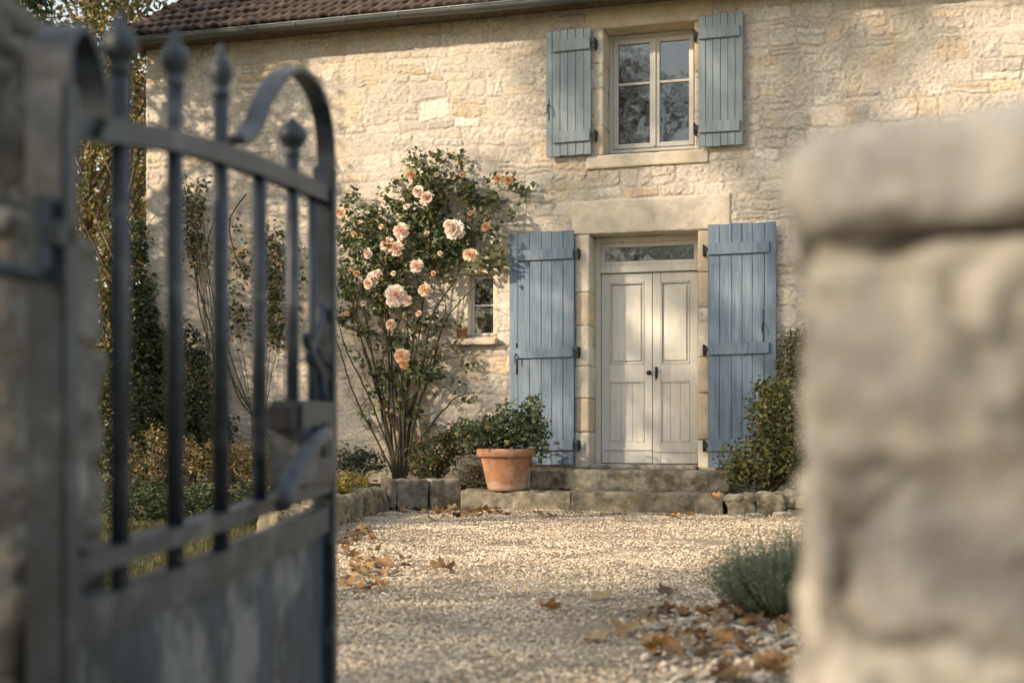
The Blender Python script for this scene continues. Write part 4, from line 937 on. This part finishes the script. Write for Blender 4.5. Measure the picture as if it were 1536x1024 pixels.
for k, (px, yg, h, n_, lab) in enumerate([(235, 13.6, .62, 150, 'straw-coloured seeding herbs in the bed below the ivy at the left corner'), (330, 13.5, .55, 150, 'tan and ochre dried flower clump in the bed seen between the second and third bars'), (415, 13.4, .40, 120, 'low rusty dried flowers in the bed behind the gate latch handle')]):
    X_ = (px - CX) / FPX * yg
    bush('dried_plant', lab, 'plant', (X_, yg, .22), [((X_, yg, .22 + h * .55), (.42, .30, h * .42), 1), ((X_ + .2, yg + .1, .22 + h * .5), (.3, .25, h * .3), .5)], n_, 10, .04, .045, STRAW, None, 40, 30 + k, stem_r=.004, up=.8)
for k, (px, yg, lab) in enumerate([(225, 12.2, 'leafy green ground cover at the far left of the bed, below the straw-coloured herbs'), (320, 12.0, 'dense blue-green ground cover beneath the tan dried flowers'), (400, 11.9, 'small mid-green ground cover plant behind the latch handle')]):
    X_ = (px - CX) / FPX * yg
    bush('ground_cover', lab, 'plant', (X_, yg, .0), [((X_, yg, .16), (.40, .45, .20), 1)], 150, 10, .035, .055, [(.06, .085, .035), (.08, .11, .05), (.05, .075, .045), (.19, .18, .04)], [.35, .3, .25, .1], 6, 40 + k, up=.9)

# silvery bush at the right of the drive
lv = Vector((1.245, 5.98, 0)); lav = empty('santolina_bush', tuple(lv), 'rounded silvery grey-green bush spilling onto the gravel beside the right pillar', 'bush')
r_ = np.random.default_rng(44); g = Geo(); n = 2600
ang = r_.uniform(0, 6.283, n); rr = np.sqrt(r_.random(n)); bx = lv.x + .13 * rr * np.cos(ang); by = lv.y + .13 * rr * np.sin(ang)
spread = rr * (.85 + .3 * r_.random(n)); ln = r_.uniform(.30, .47, n) * (1 - .18 * rr)
top = np.stack([bx + ln * np.sin(spread) * np.cos(ang) * .95, by + ln * np.sin(spread) * np.sin(ang) * .95, ln * np.cos(spread) * .98 + .01], 1); bot = np.stack([bx, by, np.full(n, .0)], 1)
mid = (top + bot) / 2 + np.stack([np.cos(ang) * .03 * rr, np.sin(ang) * .03 * rr, -.0 * rr], 1)
side = np.stack([-np.sin(ang), np.cos(ang), np.zeros(n)], 1) * .0022
V = np.stack([bot - side, bot + side, mid - side, mid + side, top], 1).reshape(-1, 3); k = np.arange(n)[:, None] * 5
LP = np.array([(.24, .27, .20), (.18, .22, .15), (.30, .32, .24), (.14, .17, .09)]); c = LP[r_.integers(0, 4, n)]
g.f.append((k + np.array([[0, 1, 3]]))); g.f.append(k + np.array([[0, 3, 2]])); g.f.append(k + np.array([[2, 3, 4]])); g.v.append(V); g.c.append(np.repeat(c, 5, 0)); g.n += len(V)
g.move(lv).build('stems', M['leaf'], lav)
t = r_.random(26000) ** .6; idx = r_.integers(0, n, 26000); Pn = np.where(t[:, None] < .5, bot[idx] + (mid[idx] - bot[idx]) * 2 * t[:, None], mid[idx] + (top[idx] - mid[idx]) * (2 * t[:, None] - 1)) + r_.normal(size=(26000, 3)) * .004
V, F, C = leaf_cloud(Pn, .014, [(.24, .28, .20), (.19, .235, .155), (.31, .345, .26), (.14, .18, .10), (.10, .14, .07)], None, 45, aspect=.3, up=.9); Geo().add(V, F, C).move(lv).build('foliage', M['leaf'], lav)

# lawn left of the drive
r_ = np.random.default_rng(46); n = 42000; y = r_.uniform(7.2, 12.2, n); xe = drive_edge(y) - .1; x = xe - r_.random(n) ** 1.2 * 2.4
h = r_.uniform(.02, .065, n); a = r_.uniform(0, 6.28, n); wv = np.stack([np.cos(a), np.sin(a), np.zeros(n)], 1) * .003; b = np.stack([x, y, np.full(n, -.012)], 1)
tp = b + np.stack([r_.normal(0, .02, n), r_.normal(0, .02, n), h + .012], 1); V = np.stack([b - wv, b + wv, tp], 1).reshape(-1, 3)
GC = np.array([(.055, .072, .025), (.085, .09, .032), (.04, .058, .02), (.20, .155, .06)]); g = Geo(); g.add(V, np.arange(3 * n).reshape(-1, 3), np.repeat(GC[r_.integers(0, 4, n)], 3, 0))
tc_ = [(-1.50 + .0, 12.0), (-1.55, 11.0), (-1.4, 12.9), (-.95, 13.75), (-.45, 13.55), (.62, 13.2), (1.0, 13.05), (1.9, 12.85), (2.3, 12.7), (-1.6, 10.2), (.1, 13.4)] + [(r_.uniform(.95, 1.45), r_.uniform(6.2, 6.6)) for _ in range(5)]
for (tx_, ty_) in tc_:
    m_ = 90; q_ = np.stack([tx_ + r_.normal(0, .07, m_), ty_ + r_.normal(0, .03, m_), np.zeros(m_)], 1); aa = r_.uniform(0, 6.28, m_); w2 = np.stack([np.cos(aa), np.sin(aa), 0 * aa], 1) * .0025
    t2 = q_ + np.stack([r_.normal(0, .02, m_), r_.normal(0, .02, m_), r_.uniform(.02, .075, m_)], 1); g.add(np.stack([q_ - w2, q_ + w2, t2], 1).reshape(-1, 3), np.arange(3 * m_).reshape(-1, 3), np.repeat(GC[r_.integers(0, 4, m_)], 3, 0))
tag(g.build('grass', M['leaf'], None), kind='stuff')

# ================================================================== FALLEN LEAVES
def leaf_mesh(seed, colr):
    r = random.Random(seed); n = 30; V = [(0, 0, 0)]; F = []
    cu = r.uniform(.6, 2.0); cv = r.uniform(-1.0, .9); tw = r.uniform(-.5, .5)
    for ring in (.5, 1.0):
        for k in range(n):
            a = 2 * math.pi * k / n; lob = .62 + .38 * abs(math.cos(2.5 * a)) ** .8 * (1 - .2 * math.cos(a)) + (.05 if k % 2 else -.03); q = ring * lob * .06
            x, y = q * math.cos(a), q * .85 * math.sin(a)
            z = cu * 9 * y * y + cv * 7 * x * x + tw * 6 * x * y + (r.uniform(-.003, .003) if ring == 1 else 0)
            V.append((x, y, z))
    for k in range(n): j = (k + 1) % n; F.append([0, 1 + k, 1 + j]); F.append([1 + k, 1 + n + k, 1 + n + j, 1 + j])
    zmin = min(v[2] for v in V); V = [(a, b, c - zmin * .7) for a, b, c in V]
    g = Geo(); c = np.array([np.array(colr) * r.uniform(.75, 1.2) for _ in V]); g.add(V, F, c)
    g.add(*g_tube([(-.036, 0, V[16][2]), (-.065, .004, .006), (-.085, -.004, .004)], [.0014, .0012, .001], 4), colr)
    return g
LC = [(.34, .215, .10), (.24, .14, .07), (.36, .25, .145), (.13, .075, .05), (.37, .20, .075), (.28, .205, .135)]
protos = []
for i in range(8):
    o = leaf_mesh(70 + i, LC[i % 6]).build('fallen_leaf', M['dry'], None, True); protos.append([o, False])
def drop(x, y, z, label, group, k=None, s=1.0, tilt=.25):
    i = rnd.randrange(8) if k is None else k; o, used = protos[i]
    if used: o = o.copy(); col.objects.link(o)
    protos[i][1] = True
    o.location = (x, y, z); o.rotation_euler = (rnd.uniform(-tilt, tilt), rnd.uniform(-tilt, tilt), rnd.uniform(0, 6.28)); o.scale = (s,) * 3
    tag(o, label, 'fallen leaf', group)
singles = [(822, 911, 'curled tan leaf alone in the middle of the drive, nearer of the central pair', 4, 1.0), (903, 893, 'flat pale-brown leaf alone on the gravel, beyond the curled tan one', 2, 1.15), (1000, 886, 'dark curled leaf on the gravel left of the silvery bush', 3, 1.1),
           (664, 853, 'russet upturned leaf by itself on the left half of the drive', 0, 1.35), (563, 845, 'orange-brown leaf close to the gate edge, beside a smaller one', 1, 1.1), (608, 848, 'very small brown leaf between the russet leaf and the gate', 3, .7),
           (935, 944, 'large orange-brown leaf with raised lobes near the bottom of the drive', 0, 1.2), (893, 955, 'flat tan leaf touching the left of the large raised one', 2, 1.0), (970, 922, 'long brown folded leaf at the left tip of the leaf drift', 5, 1.5),
           (1155, 998, 'bright orange curved leaf among the pebbles at the lower right', 4, 1.15), (1125, 968, 'dark purplish-brown leaf standing in the drift at the lower right', 3, 1.2), (572, 757, 'upright tan leaf leaning at the corner of the grey bed edging', 2, 1.1),
           (1072, 745, 'orange leaf lying on the corner of the right stone edging', 4, 1.1), (805, 768, 'pale leaf on the gravel against the middle of the bottom step', 2, .9)]
for (px, py, lab, k, s) in singles:
    zz = .21 if (px, py) == (1072, 745) else .018; p = G(px, py, zz); drop(p.x, p.y, zz, lab, None, k, s, .35)
r2 = random.Random(9)
for _ in range(105):
    px = 1215 - 250 * r2.random() ** 1.2; py = r2.uniform(915, 1023)
    if px < 1060 and py > 975: py -= 40
    p = G(px, py, .02); drop(p.x, p.y, r2.uniform(.015, .05), 'dry brown leaf in the drift of leaves on the pebbles below the silvery bush', 'leaves drifted below the silvery bush', None, r2.uniform(.4, .85), .7)
for _ in range(46):
    t = r2.random(); px = 590 + 160 * t + r2.gauss(0, 12); py = 769 - 8 * (1 - t) + r2.gauss(0, 5); p = G(px, max(py, 758), .02)
    drop(p.x, p.y, r2.uniform(.012, .035), 'dry tan leaf heaped in the drift along the foot of the left bed edging', 'leaves drifted along the left bed edging', None, r2.uniform(.6, 1.2), .5)
for _ in range(44):
    px = r2.uniform(512, 560) + r2.random() ** 3 * 60; py = r2.uniform(795, 885); p = G(px, py, .015)
    drop(p.x, p.y, r2.uniform(.01, .03), 'brown leaf scattered on the gravel next to the open gate', 'leaves scattered next to the gate', None, r2.uniform(.6, 1.2), .4)
for _ in range(10):
    px = r2.choice((1025, 1045, 1010, 820, 700)) + r2.uniform(-15, 15); p = G(px, 770 + r2.uniform(0, 5), .015)
    drop(p.x, p.y, r2.uniform(.012, .02), 'brown leaf lying against the foot of the bottom step', 'leaves against the bottom step', None, r2.uniform(.7, 1.1), .4)
for _ in range(16):
    s_ = r2.uniform(-3.4, -1.9); o_ = r2.uniform(.3, 1.0); p = hw(s_, o_, .265)
    drop(p.x, p.y, .27, 'dry leaf lying on the soil at the foot of the rose', 'leaves on the rose bed', None, r2.uniform(.6, 1.1), .4)

# ================================================================== TREES
def tree(name, label, loc, h, crown, tr, nclump, nt, per, sig, ls, pal, seed, group=None, low=.35, cat='tree', pw=None):
    """tapered trunk, limbs reaching to the clumps, and a crown of leaf-sized faces"""
    root = empty(name, loc, label, cat, group=group); r = random.Random(seed); L = Vector(loc)
    g = Geo(); ax = [Vector((0, 0, -.1)), Vector((r.uniform(-.1, .1), r.uniform(-.1, .1), h * .3)), Vector((r.uniform(-.25, .25), r.uniform(-.25, .25), h * .6)), Vector((r.uniform(-.3, .3), r.uniform(-.3, .3), h * .9))]
    P = smooth_curve(ax, 6); g.add(*g_tube(P, [tr * (1.25 if i == 0 else 1 - .85 * i / len(P)) for i in range(len(P))], 12)); g.build('trunk', M['bark'], root, True)
    cents = []; lb = Geo()
    for i in range(nclump):
        z = h * (low + (1 - low) * (i + r.random()) / nclump); f = math.sin(math.pi * min(.95, max(.12, (z / h - low * .7) / (1.05 - low * .7)))) ** .7
        a = i * 2.4 + r.uniform(-.5, .5); rr_ = crown * f * r.uniform(.25, .95); c = Vector((rr_ * math.cos(a), rr_ * math.sin(a), z))
        q = crown * r.uniform(.20, .36); cents.append((c[:], (q, q, q * .75), q ** 2))
        s = P[min(len(P) - 1, max(2, int((z / h - .18) * len(P))))]; lb.add(*g_tube(smooth_curve([s, s.lerp(c, .5) + Vector((0, 0, -.04 * h * .2)), c], 4), [tr * .32 * (1 - .10 * k) for k in range(9)], 6))
        for _ in range(3):
            d = Vector((r.uniform(-1, 1), r.uniform(-1, 1), r.uniform(-.6, 1))).normalized() * q; lb.add(*g_tube([s.lerp(c, .75), c + d * .9], [tr * .12, tr * .03], 4))
    lb.build('limbs', M['bark'], root, True)
    Q = clumps(cents, nt, per, sig, seed, .3); V, F, C = leaf_cloud(Q, ls, pal, pw, seed, up=.3); Geo().add(V, F, C).build('crown', M['leaf'], root)
    return root
AUT = [(.08, .10, .03), (.13, .14, .04), (.18, .15, .045), (.24, .16, .04), (.055, .075, .028), (.30, .21, .06)]
DKG = [(.025, .038, .016), (.035, .05, .02), (.05, .065, .025), (.07, .07, .03)]
# beyond the left end of the house
tree('broadleaf_tree', 'tall half-autumn tree beyond the left end of the house, bright sky between its leaves', (-7.0, 22, 0), 10.5, 2.6, .16, 44, 1250, 10, .16, .12, AUT, 1, low=.12)
tree('broadleaf_tree', 'darker dense tree standing at the far left behind the gate pillar', (-7.0, 15.5, 0), 9.0, 2.4, .16, 38, 1400, 10, .14, .12, DKG + [(.10, .09, .03)], 2, low=.2)
tree('broadleaf_tree', 'yellowing slender tree close behind the house corner', (-5.6, 19.5, 0), 7.5, 1.3, .09, 24, 380, 10, .14, .11, AUT, 3, low=.1)
tree('broadleaf_tree', 'pale hazy tree furthest back on the left, glimpsed under the others', (-9.5, 30, 0), 9, 3.2, .2, 26, 1100, 10, .2, .18, [(.10, .11, .06), (.14, .13, .06), (.18, .14, .06)], 4, low=.1)
bush('hedge', 'dark mixed hedge closing the garden beyond the left side of the house', 'hedge', (-8.5, 21, 0), [((-11 + i * 1.0, 21 + .3 * math.sin(i * 2), .9), (.8, .5, 1.0), 1) for i in range(7)], 900, 9, .10, .10, DKG + AUT[:2], None, 30, 50, stem_r=.02)
bush('shrub', 'pale willowy shrub at the foot of the trees just left of the house corner', 'shrub', (-5.9, 18.0, 0), [((-5.9, 18.0, 1.5), (.6, .5, 1.3), 1), ((-5.4, 18.4, .8), (.5, .5, .9), .6)], 340, 10, .10, .10, [(.12, .15, .07), (.16, .18, .09), (.07, .09, .04)], None, 20, 51, stem_r=.012, aspect=.25)
# beyond the frame, on the sun's side and behind the viewer: they shade the drive and stand in the window reflections
tree('broadleaf_tree', 'old spreading tree outside the gate, shading the gateway', (-8.6, -.9, 0), 10.5, 3.3, .2, 34, 1300, 9, .16, .15, AUT, 11, low=.16)
tree('broadleaf_tree', 'tall garden tree left of the drive, dappling the house front', (-10.28, 7.62, 0), 13.5, 2.35, .22, 36, 820, 8, .15, .15, AUT, 12, low=.45)
tree('broadleaf_tree', 'smaller orchard tree left of the rose bed', (-11.8, 10.8, 0), 7.5, 2.3, .14, 26, 720, 8, .15, .14, AUT, 15, low=.3)
bush('hedge', 'tall unseen hedge added behind the viewer to block reflected sky', 'hedge', (-4, -15, 0), [((-16 + i * 1.5, -15, 2.2), (1.1, .7, 2.4), 1) for i in range(17)], 1700, 9, .16, .18, DKG, None, 30, 60, stem_r=.03)  # hedge added out of view, blocks the sky mirrored in the small window
tree('broadleaf_tree', 'dark roadside tree behind the gateway', (-3.8, -8.5, 0), 11.5, 3.6, .22, 30, 900, 9, .2, .19, DKG, 13, low=.12)
tree('broadleaf_tree', 'unseen tree added behind the viewer to cut sky light on the house', (2.5, -10.5, 0), 10, 3.4, .2, 26, 800, 9, .2, .19, DKG + AUT[:1], 14, low=.12)  # tree added out of view to hold sky light off the facade
tree('broadleaf_tree', 'small round tree beside the gateway, out on the left', (-7.8, 2.5, 0), 6.6, 2.1, .12, 24, 700, 8, .14, .13, AUT, 16, low=.35)
